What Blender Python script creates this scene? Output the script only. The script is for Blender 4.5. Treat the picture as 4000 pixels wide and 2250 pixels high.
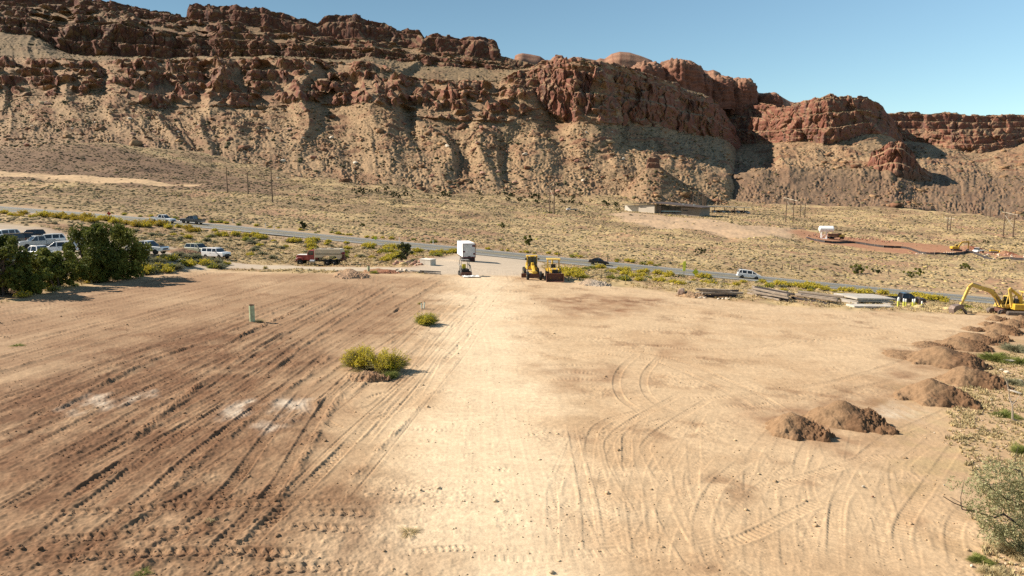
import bpy, math, random
import numpy as np
R=math.radians; PI=math.pi
rng=np.random.default_rng(7); random.seed(7)
for o in list(bpy.data.objects): bpy.data.objects.remove(o)
SC=bpy.context.scene; COL=SC.collection
# ------------------------------------------------------------------ camera
F=2773.0; CX=2000.0; CY=1125.0; CAMZ=13.0; PITCH=math.atan(385/2773.0)
CP,SP=math.cos(PITCH),math.sin(PITCH)
cam=bpy.data.cameras.new('camera'); camo=bpy.data.objects.new('camera',cam); COL.objects.link(camo)
cam.sensor_width=36; cam.lens=36*F/4000; cam.clip_start=0.5; cam.clip_end=20000
camo.location=(0,0,CAMZ); camo.rotation_euler=(PI/2-PITCH,0,0); SC.camera=camo
def at(px,py,Y):
    """world point seen at photo position (px,py) at depth Y"""
    px=np.asarray(px,float); py=np.asarray(py,float); Y=np.asarray(Y,float)
    dx=(px-CX)/F; dz=-(py-CY)/F
    t=Y/(CP+dz*SP)
    return np.stack([dx*t,Y+0*t,CAMZ+(-SP+dz*CP)*t],-1)
PA,PB=-0.035,-0.006
def planez(x,y): return PA*x+PB*(y-40)
def pad(px,py):
    dx=(px-CX)/F; dz=-(py-CY)/F; dy=CP+dz*SP; dd=-SP+dz*CP
    t=(CAMZ+40*PB)/(PA*dx+PB*dy-dd)
    return np.array([dx*t,dy*t,CAMZ+dd*t])
# ------------------------------------------------------------------ noise
def _h(ix,iy,iz,seed):
    n=(ix.astype(np.int64)*374761393+iy.astype(np.int64)*668265263+iz*2147483647*3+seed*1274126177)&0xffffffff
    n=((n^(n>>13))*1274126177)&0xffffffff
    n=((n^(n>>16))*2246822519)&0xffffffff
    return ((n^(n>>15))&0xffffff).astype(np.float64)/float(0x1000000)
def vn(x,y,seed=0):
    """gradient noise, about -1..1"""
    x=np.asarray(x,float); y=np.asarray(y,float); x,y=np.broadcast_arrays(x,y)
    ix=np.floor(x); iy=np.floor(y); fx=x-ix; fy=y-iy
    u=fx*fx*fx*(fx*(fx*6-15)+10); v=fy*fy*fy*(fy*(fy*6-15)+10)
    def g(a,b,dx,dy):
        t=_h(ix+a,iy+b,0,seed)*2*PI
        return np.cos(t)*dx+np.sin(t)*dy
    n00=g(0,0,fx,fy); n10=g(1,0,fx-1,fy); n01=g(0,1,fx,fy-1); n11=g(1,1,fx-1,fy-1)
    return 1.5*((n00*(1-u)+n10*u)*(1-v)+(n01*(1-u)+n11*u)*v)
def fbm(x,y,oct=4,seed=0,gain=0.5):
    a=1;s=0;t=0;f=1
    for i in range(oct):
        s=s+a*vn(x*f,y*f,seed+i*17); t+=a; a*=gain; f*=2.03
    return s/t
def ridged(x,y,oct=3,seed=0):
    a=1;s=0;t=0;f=1
    for i in range(oct):
        s=s+a*(1-np.abs(vn(x*f,y*f,seed+i*31))*1.6); t+=a;a*=.5;f*=2.1
    return np.clip(s/t,0,1)
def worley(x,y,seed=0):
    x=np.asarray(x,float);y=np.asarray(y,float); x,y=np.broadcast_arrays(x,y)
    ix=np.floor(x);iy=np.floor(y); f1=np.full(x.shape,9.0);f2=f1.copy();idv=np.zeros(x.shape)
    for a in(-1,0,1):
        for b in(-1,0,1):
            jx=ix+a;jy=iy+b
            r1=_h(jx,jy,1,seed);r2=_h(jx,jy,2,seed);r3=_h(jx,jy,3,seed)
            d=np.hypot(jx+r1-x,jy+r2-y)
            m=d<f1
            f2=np.where(m,f1,np.minimum(f2,d)); idv=np.where(m,r3,idv); f1=np.where(m,d,f1)
    return f1,f2,idv
def sstep(a,b,x):
    t=np.clip((x-a)/(b-a),0,1); return t*t*(3-2*t)
def rpoint(pts,xs):
    p=np.array(pts,float); return [np.interp(xs,p[:,0],p[:,k]) for k in range(1,p.shape[1])]
# ------------------------------------------------------------------ mesh helpers
def npmesh(name,v,f,mat=None,parent=None,smooth=False,col=None,midx=None):
    """v (n,3), f (m,3) or (m,4) arrays -> one linked object"""
    v=np.asarray(v,np.float32); f=np.asarray(f,np.int32)
    me=bpy.data.meshes.new(name); k=f.shape[1]
    me.vertices.add(len(v)); me.vertices.foreach_set('co',v.ravel())
    me.loops.add(f.size); me.loops.foreach_set('vertex_index',f.ravel())
    me.polygons.add(len(f)); me.polygons.foreach_set('loop_start',np.arange(0,f.size,k,dtype=np.int32))
    me.polygons.foreach_set('loop_total',np.full(len(f),k,np.int32))
    if smooth: me.polygons.foreach_set('use_smooth',np.ones(len(f),bool))
    mats=mat if isinstance(mat,(list,tuple)) else [mat]
    for m in mats:
        if m: me.materials.append(m)
    if midx is not None: me.polygons.foreach_set('material_index',np.asarray(midx,np.int32))
    me.update(calc_edges=True)
    if col is not None:
        a=me.color_attributes.new('albedo','FLOAT_COLOR','POINT')
        c=np.ones((len(v),4),np.float32); c[:,:3]=col; a.data.foreach_set('color',c.ravel())
    o=bpy.data.objects.new(name,me); COL.objects.link(o)
    if parent: o.parent=parent
    return o
def gridfaces(nr,nc):
    i=np.arange((nr-1)*(nc-1)); r=i//(nc-1); c=i%(nc-1); a=r*nc+c
    return np.stack([a,a+1,a+nc+1,a+nc],1)
def tag(o,label=None,cat=None,group=None,kind=None):
    if label: o['label']=label
    if cat: o['category']=cat
    if group: o['group']=group
    if kind: o['kind']=kind
    return o
def empty(name,loc,rz=0,label=None,cat=None,group=None,sc=1.0):
    o=bpy.data.objects.new(name,None); o.empty_display_size=.2; COL.objects.link(o)
    o.location=[float(q) for q in loc]; o.rotation_euler=(0,0,rz); o.scale=(sc,sc,sc)
    return tag(o,label,cat,group)
def copytree(o,parent=None):
    c=o.copy(); COL.objects.link(c); c.parent=parent
    for ch in list(o.children): copytree(ch,c)
    return c
class MB:
    def __init__(s): s.v=[];s.f=[];s.m=[]
    def add(s,v,f,mi=0):
        n=len(s.v); s.v+= [tuple(map(float,p)) for p in v]; s.f+=[tuple(n+i for i in q) for q in f]; s.m+=[mi]*len(f); return s
    def box(s,a,b,mi=0,taper=None):
        (x0,y0,z0),(x1,y1,z1)=a,b
        t=taper or (0,0)
        return s.add([(x0,y0,z0),(x1,y0,z0),(x1,y1,z0),(x0,y1,z0),(x0+t[0],y0+t[1],z1),(x1-t[0],y0+t[1],z1),(x1-t[0],y1-t[1],z1),(x0+t[0],y1-t[1],z1)],
            [(3,2,1,0),(4,5,6,7),(0,1,5,4),(1,2,6,5),(2,3,7,6),(3,0,4,7)],mi)
    def prism(s,prof,y0,y1,mi=0,inset=None):
        """side profile (x,z) extruded across y; inset: function z->narrowing"""
        n=len(prof); g=inset or (lambda z:0)
        v=[(x,y0+g(z),z) for x,z in prof]+[(x,y1-g(z),z) for x,z in prof]
        ar=sum(prof[i][0]*prof[(i+1)%n][1]-prof[(i+1)%n][0]*prof[i][1] for i in range(n))
        f=[tuple(range(n)),tuple(range(2*n-1,n-1,-1))]+[((i+1)%n,i,i+n,(i+1)%n+n) for i in range(n)]
        if ar<0: f=[tuple(reversed(q)) for q in f]
        return s.add(v,f,mi)
    def tube(s,p,q,r0,r1=None,n=8,mi=0,cap=True):
        p=np.array(p,float);q=np.array(q,float);d=q-p;L=np.linalg.norm(d)
        if L<1e-6:return s
        d/=L; r1=r0 if r1 is None else r1
        u=np.cross(d,(0,0,1) if abs(d[2])<.9 else (1,0,0));u/=np.linalg.norm(u);w=np.cross(d,u)
        a=[2*PI*i/n for i in range(n)]
        v=[p+r0*(math.cos(t)*u+math.sin(t)*w) for t in a]+[q+r1*(math.cos(t)*u+math.sin(t)*w) for t in a]
        f=[(i,(i+1)%n,(i+1)%n+n,i+n) for i in range(n)]
        if cap: f+=[tuple(range(n-1,-1,-1)),tuple(range(n,2*n))]
        return s.add(v,f,mi)
    def path(s,pts,rs,n=6,mi=0):
        for i in range(len(pts)-1):
            s.tube(pts[i],pts[i+1],rs[i] if hasattr(rs,'__len__') else rs,rs[i+1] if hasattr(rs,'__len__') else rs,n,mi)
        return s
    def beam(s,p,q,w,h,w2=None,h2=None,mi=0,side=(0,1,0)):
        """rectangular bar between p and q; w across 'side', h the other way"""
        p=np.array(p,float);q=np.array(q,float);d=q-p;d/=np.linalg.norm(d)
        u=np.array(side,float);u-=d*u.dot(d);u/=np.linalg.norm(u);k=np.cross(d,u)
        w2=w if w2 is None else w2;h2=h if h2 is None else h2
        v=[]
        for c,ww,hh in((p,w,h),(q,w2,h2)):
            for a,b in((-1,-1),(1,-1),(1,1),(-1,1)): v.append(c+u*a*ww/2+k*b*hh/2)
        return s.add(v,[(3,2,1,0),(4,5,6,7),(0,1,5,4),(1,2,6,5),(2,3,7,6),(3,0,4,7)],mi)
    def lathe(s,c,axis,prof,n=16,mi=0):
        """prof: (along,radius) list, revolved round axis at c"""
        c=np.array(c,float);d=np.array(axis,float);d/=np.linalg.norm(d)
        u=np.cross(d,(0,0,1) if abs(d[2])<.9 else (1,0,0));u/=np.linalg.norm(u);w=np.cross(d,u)
        v=[];f=[];k=len(prof)
        for a,r in prof:
            for i in range(n):
                t=2*PI*i/n; v.append(c+d*a+max(r,1e-4)*(math.cos(t)*u+math.sin(t)*w))
        for j in range(k-1):
            for i in range(n): f.append((j*n+i,j*n+(i+1)%n,(j+1)*n+(i+1)%n,(j+1)*n+i))
        f+=[tuple(range(n-1,-1,-1)),tuple((k-1)*n+i for i in range(n))]
        return s.add(v,f,mi)
    def build(s,name,mat,parent=None,smooth=False,bevel=0,loc=None,rz=None):
        me=bpy.data.meshes.new(name); me.from_pydata(s.v,[],s.f)
        for m in (mat if isinstance(mat,(list,tuple)) else [mat]): me.materials.append(m)
        for p,mi in zip(me.polygons,s.m):
            p.material_index=mi; p.use_smooth=smooth
        me.update()
        o=bpy.data.objects.new(name,me); COL.objects.link(o)
        if parent: o.parent=parent
        if loc is not None: o.location=[float(q) for q in loc]
        if rz is not None: o.rotation_euler=(0,0,rz)
        if bevel:
            b=o.modifiers.new('bevel','BEVEL'); b.width=bevel; b.segments=1; b.limit_method='ANGLE'; b.angle_limit=R(35)
        if smooth:
            try: me.set_sharp_from_angle(angle=R(40))
            except Exception: pass
        return o
# ------------------------------------------------------------------ materials
MATS={}
def nodes(name):
    m=bpy.data.materials.new(name); m.use_nodes=True; nt=m.node_tree
    return m,nt,nt.nodes['Principled BSDF']
def mat(name,c,rough=.6,metal=0,var=.15,scale=6,bump=0,spec=.4,c2=None,coat=0,trans=0):
    """paint, metal, stone...: base colour broken up by noise, optional second colour as wear or dirt"""
    if name in MATS: return MATS[name]
    m,nt,b=nodes(name); N=nt.nodes; L=nt.links
    b.inputs['Roughness'].default_value=rough; b.inputs['Metallic'].default_value=metal
    b.inputs['Specular IOR Level'].default_value=spec
    if coat: b.inputs['Coat Weight'].default_value=coat; b.inputs['Coat Roughness'].default_value=.08
    tc=N.new('ShaderNodeTexCoord'); no=N.new('ShaderNodeTexNoise'); no.inputs['Scale'].default_value=scale; no.inputs['Detail'].default_value=6
    L.new(tc.outputs['Object'],no.inputs['Vector'])
    rp=N.new('ShaderNodeValToRGB'); rp.color_ramp.elements[0].position=.3; rp.color_ramp.elements[1].position=.7
    d=c2 if c2 else tuple(q*(1-var) for q in c)
    e=tuple(min(1,q*(1+var*.6)) for q in c)
    rp.color_ramp.elements[0].color=(*d,1); rp.color_ramp.elements[1].color=(*e,1)
    L.new(no.outputs['Fac'],rp.inputs['Fac']); L.new(rp.outputs['Color'],b.inputs['Base Color'])
    if bump:
        n2=N.new('ShaderNodeTexNoise'); n2.inputs['Scale'].default_value=scale*4; n2.inputs['Detail'].default_value=5; L.new(tc.outputs['Object'],n2.inputs['Vector'])
        bp=N.new('ShaderNodeBump'); bp.inputs['Strength'].default_value=bump; bp.inputs['Distance'].default_value=.05
        L.new(n2.outputs['Fac'],bp.inputs['Height']); L.new(bp.outputs['Normal'],b.inputs['Normal'])
    MATS[name]=m; return m
def glassm(name,c,rough=.08):
    if name in MATS: return MATS[name]
    m,nt,b=nodes(name); b.inputs['Base Color'].default_value=(*c,1); b.inputs['Roughness'].default_value=rough
    b.inputs['Specular IOR Level'].default_value=.8
    MATS[name]=m; return m
def leafm(name,c1,c2,scale=1.5,transl=.25):
    """foliage: two greens mixed by clump noise, some translucency"""
    if name in MATS: return MATS[name]
    m,nt,b=nodes(name); N=nt.nodes; L=nt.links
    tc=N.new('ShaderNodeTexCoord'); no=N.new('ShaderNodeTexNoise'); no.inputs['Scale'].default_value=scale; no.inputs['Detail'].default_value=4
    L.new(tc.outputs['Object'],no.inputs['Vector'])
    rp=N.new('ShaderNodeValToRGB'); rp.color_ramp.elements[0].position=.35; rp.color_ramp.elements[1].position=.65
    rp.color_ramp.elements[0].color=(*c1,1); rp.color_ramp.elements[1].color=(*c2,1)
    L.new(no.outputs['Fac'],rp.inputs['Fac']); L.new(rp.outputs['Color'],b.inputs['Base Color'])
    b.inputs['Roughness'].default_value=.75; b.inputs['Specular IOR Level'].default_value=.2
    tr=N.new('ShaderNodeBsdfTranslucent'); L.new(rp.outputs['Color'],tr.inputs['Color'])
    mx=N.new('ShaderNodeMixShader'); mx.inputs[0].default_value=transl
    L.new(b.outputs[0],mx.inputs[1]); L.new(tr.outputs[0],mx.inputs[2]); L.new(mx.outputs[0],N['Material Output'].inputs['Surface'])
    MATS[name]=m; return m
def attrm(name,fine=((8,.25),(1.2,.2)),bump=0,bscale=10,bdist=.05,rough=.95):
    """earth and rock: the mesh's own 'albedo' attribute, broken up by fine noises"""
    m,nt,b=nodes(name); N=nt.nodes; L=nt.links
    a=N.new('ShaderNodeVertexColor'); a.layer_name='albedo'
    geo=N.new('ShaderNodeNewGeometry'); cur=a.outputs['Color']
    for sc,am in fine:
        no=N.new('ShaderNodeTexNoise'); no.inputs['Scale'].default_value=sc; no.inputs['Detail'].default_value=5; no.inputs['Roughness'].default_value=.65
        L.new(geo.outputs['Position'],no.inputs['Vector'])
        mr=N.new('ShaderNodeMapRange'); mr.inputs[1].default_value=.25; mr.inputs[2].default_value=.75; mr.inputs[3].default_value=1-am; mr.inputs[4].default_value=1+am
        L.new(no.outputs['Fac'],mr.inputs[0])
        mx=N.new('ShaderNodeVectorMath'); mx.operation='SCALE'; L.new(cur,mx.inputs[0]); L.new(mr.outputs[0],mx.inputs['Scale']); cur=mx.outputs[0]
    L.new(cur,b.inputs['Base Color']); b.inputs['Roughness'].default_value=rough; b.inputs['Specular IOR Level'].default_value=.15
    if bump:
        n2=N.new('ShaderNodeTexNoise'); n2.inputs['Scale'].default_value=bscale; n2.inputs['Detail'].default_value=6; L.new(geo.outputs['Position'],n2.inputs['Vector'])
        bp=N.new('ShaderNodeBump'); bp.inputs['Strength'].default_value=bump; bp.inputs['Distance'].default_value=bdist
        L.new(n2.outputs['Fac'],bp.inputs['Height']); L.new(bp.outputs['Normal'],b.inputs['Normal'])
    MATS[name]=m; return m
# ------------------------------------------------------------------ light
SUN=np.array([-1.0,0.15,0]); SUN/=np.linalg.norm(SUN); EL=R(37)
SUN=np.array([SUN[0]*math.cos(EL),SUN[1]*math.cos(EL),math.sin(EL)])
w=bpy.data.worlds.new('World'); SC.world=w; w.use_nodes=True; nt=w.node_tree
sky=nt.nodes.new('ShaderNodeTexSky'); sky.sky_type='NISHITA'; sky.sun_disc=False; sky.sun_elevation=EL
sky.sun_rotation=math.atan2(-SUN[0],SUN[1]); sky.altitude=1200; sky.air_density=1.0; sky.dust_density=.35; sky.ozone_density=.8
bg=nt.nodes['Background']; bg.inputs['Strength'].default_value=.07; 
tn=nt.nodes.new('ShaderNodeVectorMath'); tn.operation='MULTIPLY'; tn.inputs[1].default_value=(.86,1.0,.93)
nt.links.new(sky.outputs[0],tn.inputs[0]); nt.links.new(tn.outputs[0],bg.inputs['Color'])
sl=bpy.data.lights.new('sun','SUN'); sl.energy=4.9; sl.angle=R(.5); sl.color=(1,.91,.79)
so=bpy.data.objects.new('sun',sl); COL.objects.link(so)
from mathutils import Vector
so.rotation_euler=Vector(SUN).to_track_quat('Z','Y').to_euler(); so.location=(-60,0,80)
SC.view_settings.view_transform='Standard'; SC.view_settings.look='None'; SC.view_settings.exposure=0.93; SC.view_settings.gamma=1
SC.render.engine='CYCLES'; SC.cycles.max_bounces=6; SC.cycles.diffuse_bounces=3; SC.cycles.transparent_max_bounces=4
SC.cycles.use_denoising=False
# ================================================================== terrain
RW=5.5  # road half width
road_px=[(-700,740,206),(-300,782,200),(0,815,194),(330,840,187),(640,867,181),(930,893,177),(1200,920,174),(1450,944,172),(1700,967,170),(1850,982,169),(2100,1008,167),(2340,1031,165),(2600,1056,163),(2930,1086,160),(3220,1113,157),(3500,1141,155),(3750,1163,152.5),(4000,1187,150),(4400,1226,147),(4900,1276,143)]
half_th=lambda px:np.interp(px,[0,1200,2300,3200,4000],[9.5,10.5,12.5,10.5,12.5])   # half of its seen height
anch=[]
for px,py,d in road_px:
    h=float(half_th(px)); anch+=[at(px,py-h,d+RW),at(px,py+h,d-RW)]
road_c=np.array([at(*q) for q in road_px])
for px in range(-900,5000,420):
    for py in (1135,1180,1250,1350,1500,1750,2150):
        if px>2900 and py<1225: continue
        if px<700 and py<1180: continue
        q=pad(px,py)
        if abs(q[0])<90: anch.append(q)
for px,py in ((900,1080),(1200,1060),(1500,1060),(1830,1050),(2100,1090),(2400,1110),(2700,1135),(2900,1160),(3100,1185),(300,1140),(0,1165),(540,1060),(750,1040),(2500,1115)): anch.append(pad(px,py))
for q in [(590,985,106),(150,1010,105),(-200,1010,100),(60,960,118),(-300,960,118),(100,930,135),(-300,920,135),(350,935,135),(200,893,152),(0,862,160),(-400,850,160),(500,930,150),(850,1013,120),(700,1000,118),(1000,1000,135),(1240,1033,124),(1400,1030,128),(1000,940,162),(1500,1000,145),(1830,1030,127),(1650,1025,127),(2200,1047,143),(2450,1075,140),(2700,1102,133),(3000,1137,122),(3550,1200,100),(3400,1178,112),(3800,1217,108),(4000,1232,104),(4300,1262,97),
 # beyond the road
 (0,760,262),(0,735,350),(0,668,450),(0,590,560),(-500,740,262),(-500,715,350),(-500,640,450),(-500,560,560),
 (300,770,262),(300,722,380),(300,668,470),(300,562,560),(600,800,262),(600,735,390),(600,690,470),(640,625,560),(450,660,500),
 (1000,850,232),(1000,785,330),(1000,725,450),(1000,692,560),(1350,880,240),(1350,800,350),(1350,752,460),(1450,722,570),
 (1700,885,250),(1700,805,370),(1700,775,470),(1700,742,600),(2000,920,240),(2000,850,340),(2000,805,430),(2000,760,600),
 (2340,940,245),(2340,865,350),(2340,828,440),(2340,792,560),(2340,760,630),(2620,960,240),(2620,890,320),(2620,850,410),(2620,829,500),(2620,800,600),
 (2900,980,232),(2900,905,310),(2900,868,380),(2900,835,500),(2900,810,610),(3200,1000,235),(3200,945,310),(3200,905,390),(3200,865,480),(3200,825,600),
 (3500,1045,212),(3500,990,270),(3500,950,330),(3500,890,440),(3500,840,560),(3500,800,640),(3800,1065,205),(3800,1005,268),(3800,965,330),(3800,900,430),(3800,850,560),
 (4000,1080,200),(4000,1025,258),(4000,970,330),(4000,890,470),(4000,840,620),(4500,1110,195),(4500,1040,258),(4500,985,330),(4500,900,470),(4500,850,620)]: anch.append(at(*q))
anch=np.array(anch)
def _k(r2): return np.where(r2>1e-12,r2*np.log(r2+1e-12),0)
_A=anch[:,:2]/100
def _fit():
    n=len(anch); d2=((_A[:,None]-_A[None])**2).sum(-1)
    K=_k(d2)+np.eye(n)*2e-3; P=np.hstack([np.ones((n,1)),_A])
    M=np.zeros((n+3,n+3)); M[:n,:n]=K; M[:n,n:]=P; M[n:,:n]=P.T
    return np.linalg.solve(M,np.concatenate([anch[:,2],np.zeros(3)]))
_W=_fit()
def tps(x,y):
    x=np.asarray(x,float);y=np.asarray(y,float);sh=x.shape;x=x.ravel()/100;y=y.ravel()/100;out=np.empty(len(x))
    for i in range(0,len(x),60000):
        X=x[i:i+60000];Y=y[i:i+60000]
        d2=(X[:,None]-_A[None,:,0])**2+(Y[:,None]-_A[None,:,1])**2
        out[i:i+60000]=_k(d2)@_W[:-3]+_W[-3]+_W[-2]*X+_W[-1]*Y
    return out.reshape(sh)
# coarse table of the smooth terrain, for quick look-ups
GX=np.linspace(-420,520,471); GY=np.linspace(10,700,346)
_T=tps(*np.meshgrid(GX,GY))
def gz(x,y):
    x=np.asarray(x,float);y=np.asarray(y,float)
    i=np.clip((x-GX[0])/(GX[1]-GX[0]),0,len(GX)-1.001);j=np.clip((y-GY[0])/(GY[1]-GY[0]),0,len(GY)-1.001)
    a=i.astype(int);b=j.astype(int);u=i-a;v=j-b
    z=(_T[b,a]*(1-u)+_T[b,a+1]*u)*(1-v)+(_T[b+1,a]*(1-u)+_T[b+1,a+1]*u)*v
    near=sstep(70,56,y)*sstep(75,60,np.abs(x))
    return z*(1-near)+planez(x,y)*near
_YS=np.concatenate([np.arange(16,120,.25),np.arange(120,699,.7)])
def gp(px,py):
    """where the ray of a photo position meets the ground"""
    P=at(np.full(len(_YS),float(px)),np.full(len(_YS),float(py)),_YS)
    d=P[:,2]-gz(P[:,0],P[:,1]); k=np.where(d<=0)[0]
    if len(k)==0: return P[-1]
    k=k[0]
    if k==0: return P[0]
    t=d[k-1]/(d[k-1]-d[k]); q=P[k-1]*(1-t)+P[k]*t; q[2]=gz(q[0],q[1]); return q
def gpoly(pts): return [gp(*p) for p in pts]
def segdist(x,y,pl):
    """distance to a polyline"""
    d=np.full(np.shape(x),1e9)
    for a,b in zip(pl[:-1],pl[1:]):
        ex,ey=b[0]-a[0],b[1]-a[1];L=ex*ex+ey*ey+1e-9
        t=np.clip(((x-a[0])*ex+(y-a[1])*ey)/L,0,1)
        d=np.minimum(d,np.hypot(x-a[0]-t*ex,y-a[1]-t*ey))
    return d
def polymask(x,y,poly,fe,wob=0,ws=10,seed=0):
    """soft inside-mask of a ground polygon; edge wobbled by noise"""
    P=np.array(poly)[:,:2]; m=np.zeros(np.shape(x))
    mg=fe+wob*2
    s=(x>P[:,0].min()-mg)&(x<P[:,0].max()+mg)&(y>P[:,1].min()-mg)&(y<P[:,1].max()+mg)
    if not s.any(): return m
    X=x[s];Y=y[s];ins=np.zeros(X.shape,bool)
    for i in range(len(P)):
        a=P[i];b=P[(i+1)%len(P)]
        c=((a[1]>Y)!=(b[1]>Y))&(X<(b[0]-a[0])*(Y-a[1])/(b[1]-a[1]+1e-12)+a[0]); ins^=c
    d=segdist(X,Y,list(P)+[P[0]]); d=np.where(ins,d,-d)
    if wob: d=d+wob*fbm(X/ws,Y/ws,3,seed)
    m[s]=sstep(-fe,fe,d); return m
def roaddist(x,y): return segdist(x,y,road_c)
# ------------------------------------------------------------------ the worked lot: relief raster
RX0,RX1,RY0,RY1,RS=-74.,74.,16.,120.,.034
nx=int((RX1-RX0)/RS);ny=int((RY1-RY0)/RS)
_xx=RX0+np.arange(nx)*RS;_yy=RY0+np.arange(ny)*RS
def tile(f,step):
    """low-cost noise field: evaluate coarse, stretch to the raster"""
    xs=np.arange(RX0,RX1+step,step);ys=np.arange(RY0,RY1+step,step)
    a=f(*np.meshgrid(xs,ys))
    i=(_xx-RX0)/step;ia=i.astype(int);u=(i-ia)[None];j=(_yy-RY0)/step;ja=j.astype(int);v=(j-ja)[:,None]
    A=a[ja];B=a[ja+1]; top=A[:,ia]*(1-u)+A[:,ia+1]*u; bot=B[:,ia]*(1-u)+B[:,ia+1]*u
    return (top*(1-v)+bot*v).astype(np.float32)
churn=tile(lambda x,y:sstep(-.05,.5,fbm(x/7,y/5,3,5)),.5)          # rougher, ripped ground in patches
HR=.05*tile(lambda x,y:fbm(x/4,y/4,3,11),.4)+.012*tile(lambda x,y:fbm(x/.5,y/.5,2,12),.1)
HR+=(.034*churn+.010)*tile(lambda x,y:vn(x/.26,y/.17,21)+.6*vn(x/.11,y/.09,22),.045)
HR+=.022*tile(lambda x,y:np.clip(fbm(x/1.1,y/.55,4,23,.6)-.12,0,1)*1.6,.07)      # torn crust
SR=np.zeros_like(HR)                                               # fresh, darker soil
WR=np.zeros_like(HR)                                               # wheel-polished pale dust
def catmull(P,step=.022):
    P=np.array(P,float)[:,:2]; Q=np.vstack([2*P[0]-P[1],P,2*P[-1]-P[-2]]); out=[]
    for i in range(1,len(Q)-2):
        n=max(2,int(np.linalg.norm(Q[i+1]-Q[i])/step)); t=np.linspace(0,1,n,endpoint=False)[:,None]
        out.append(.5*((2*Q[i])+(-Q[i-1]+Q[i+1])*t+(2*Q[i-1]-5*Q[i]+4*Q[i+1]-Q[i+2])*t*t+(-Q[i-1]+3*Q[i]-3*Q[i+1]+Q[i+2])*t**3))
    return np.vstack(out)
def track(P,w=.5,depth=.05,tread=.03,lam=.3,kind='chevron',dark=.3,berm=.6,strength=1,seed=0,pale=0,solid=0):
    c=catmull(P); d=np.gradient(c,axis=0); L=np.linalg.norm(d,axis=1)+1e-9; s=np.cumsum(L); d/=L[:,None]; nrm=np.stack([-d[:,1],d[:,0]],1)
    hw=w/2; m=hw+.22; T=np.arange(-m,m,.022)
    X=c[:,0][:,None]+nrm[:,0][:,None]*T;Y=c[:,1][:,None]+nrm[:,1][:,None]*T
    i=((X-RX0)/RS).astype(int);j=((Y-RY0)/RS).astype(int)
    ok=(i>=0)&(i<nx)&(j>=0)&(j<ny)
    S=s[:,None]; t=T[None]; a=np.abs(t)/hw
    var=.65+.5*vn(s/3.1,s*0+seed,seed)[:,None]
    inside=sstep(1.08,.92,a)
    if kind=='chevron': tr=np.sign(np.sin(2*PI*(S/lam+np.abs(t)*1.6)))*(a>.12)
    elif kind=='bar': tr=np.sign(np.sin(2*PI*S/lam)+.25)
    elif kind=='alt': tr=np.sign(np.sin(2*PI*(S/lam+(t>0)*.5+t*.8)))*(a>.08)
    else: tr=0*S+0*t
    h=inside*(-depth+tread*tr)*var
    h=h+berm*depth*np.exp(-((a-1.25)/.22)**2)*var*(1+.7*vn(S/.35,t*3+seed,seed+3))
    fade=sstep(0,3,S)*sstep(0,3,s[-1]-S)*sstep(m,m-.1,np.abs(t))*strength*np.maximum(solid,np.clip(.7+.9*fbm(s/6,s*0+.5,3,seed+9),0,1)[:,None]*np.clip(.9+.8*vn(S/.9,t*2.2+seed,seed+15),.2,1))
    i=i[ok];j=j[ok];f=(fade+0*T)[ok]; hh=(h+0*T)[ok]
    HR[j,i]=HR[j,i]*(1-f*.85)+hh*f
    ds=(inside*.55+np.exp(-((a-1.2)/.25)**2))*fade*dark
    SR[j,i]=np.maximum(SR[j,i],ds[ok])
    if pale: WR[j,i]=np.maximum(WR[j,i],(inside*fade*pale)[ok])
def windrow(P,w=.35,h=.13,seed=0,dark=.8):
    """a low ridge of loose soil left by a blade edge"""
    c=catmull(P); d=np.gradient(c,axis=0); L=np.linalg.norm(d,axis=1)+1e-9; s=np.cumsum(L); d/=L[:,None]; nrm=np.stack([-d[:,1],d[:,0]],1)
    T=np.arange(-1,1,.05)*w*1.6; X=c[:,0][:,None]+nrm[:,0][:,None]*T;Y=c[:,1][:,None]+nrm[:,1][:,None]*T
    i=((X-RX0)/RS).astype(int);j=((Y-RY0)/RS).astype(int); ok=(i>=0)&(i<nx)&(j>=0)&(j<ny)
    S=s[:,None];t=T[None]+.12*vn(S/1.5,S*0,seed)
    amp=np.clip(.55+.9*fbm(s/2.2,s*0+seed,3,seed+4),0,1.4)[:,None]*sstep(0,2,S)*sstep(0,2,s[-1]-S)
    pr=np.exp(-(t/(w*.5))**2)*h*amp*(1+.8*vn(S/.22,t/.16,seed+7))
    HR[j[ok],i[ok]]+=(pr+0*T)[ok]*.8
    SR[j[ok],i[ok]]=np.maximum(SR[j[ok],i[ok]],(np.exp(-(t/(w*.7))**2)*amp*dark+0*T)[ok])
def pp(pts,k=1.553): return [pad(x*k,y*k) for x,y in pts]
def off(P,d):
    P=np.array(P)[:,:2]; t=np.gradient(P,axis=0); t/=np.linalg.norm(t,axis=1)[:,None]+1e-9
    return P+np.stack([-t[:,1],t[:,0]],1)*d
def pair(P,g=1.9,**k):
    track(off(P,g/2),**k); k['seed']=k.get('seed',0)+1; track(off(P,-g/2),**k)
# graded field on the left: long passes, all running away from the camera
r2=random.Random(3)
for q in range(84):
    x0=-7-q*.66+r2.uniform(-.9,.9); y0=r2.uniform(17,48); y1=y0+r2.uniform(25,75); tl=.10+r2.uniform(-.03,.05)
    P=[(x0+tl*(y-y0)+.5*vn(y/16,q*.7,4)+(.004*(y-y0)**2 if r2.random()<.0 else 0),y) for y in np.linspace(y0,min(y1,108),8)]
    if r2.random()<.45: windrow(P,w=r2.uniform(.25,.5),h=r2.uniform(.08,.2),seed=q)
    else: track(P,w=r2.choice([.4,.5,.6]),depth=r2.uniform(.05,.13),tread=r2.uniform(.015,.05),lam=r2.choice([.24,.3,.36]),kind=r2.choice(['chevron','bar','alt']),dark=r2.uniform(.4,1.0),seed=q)
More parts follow.
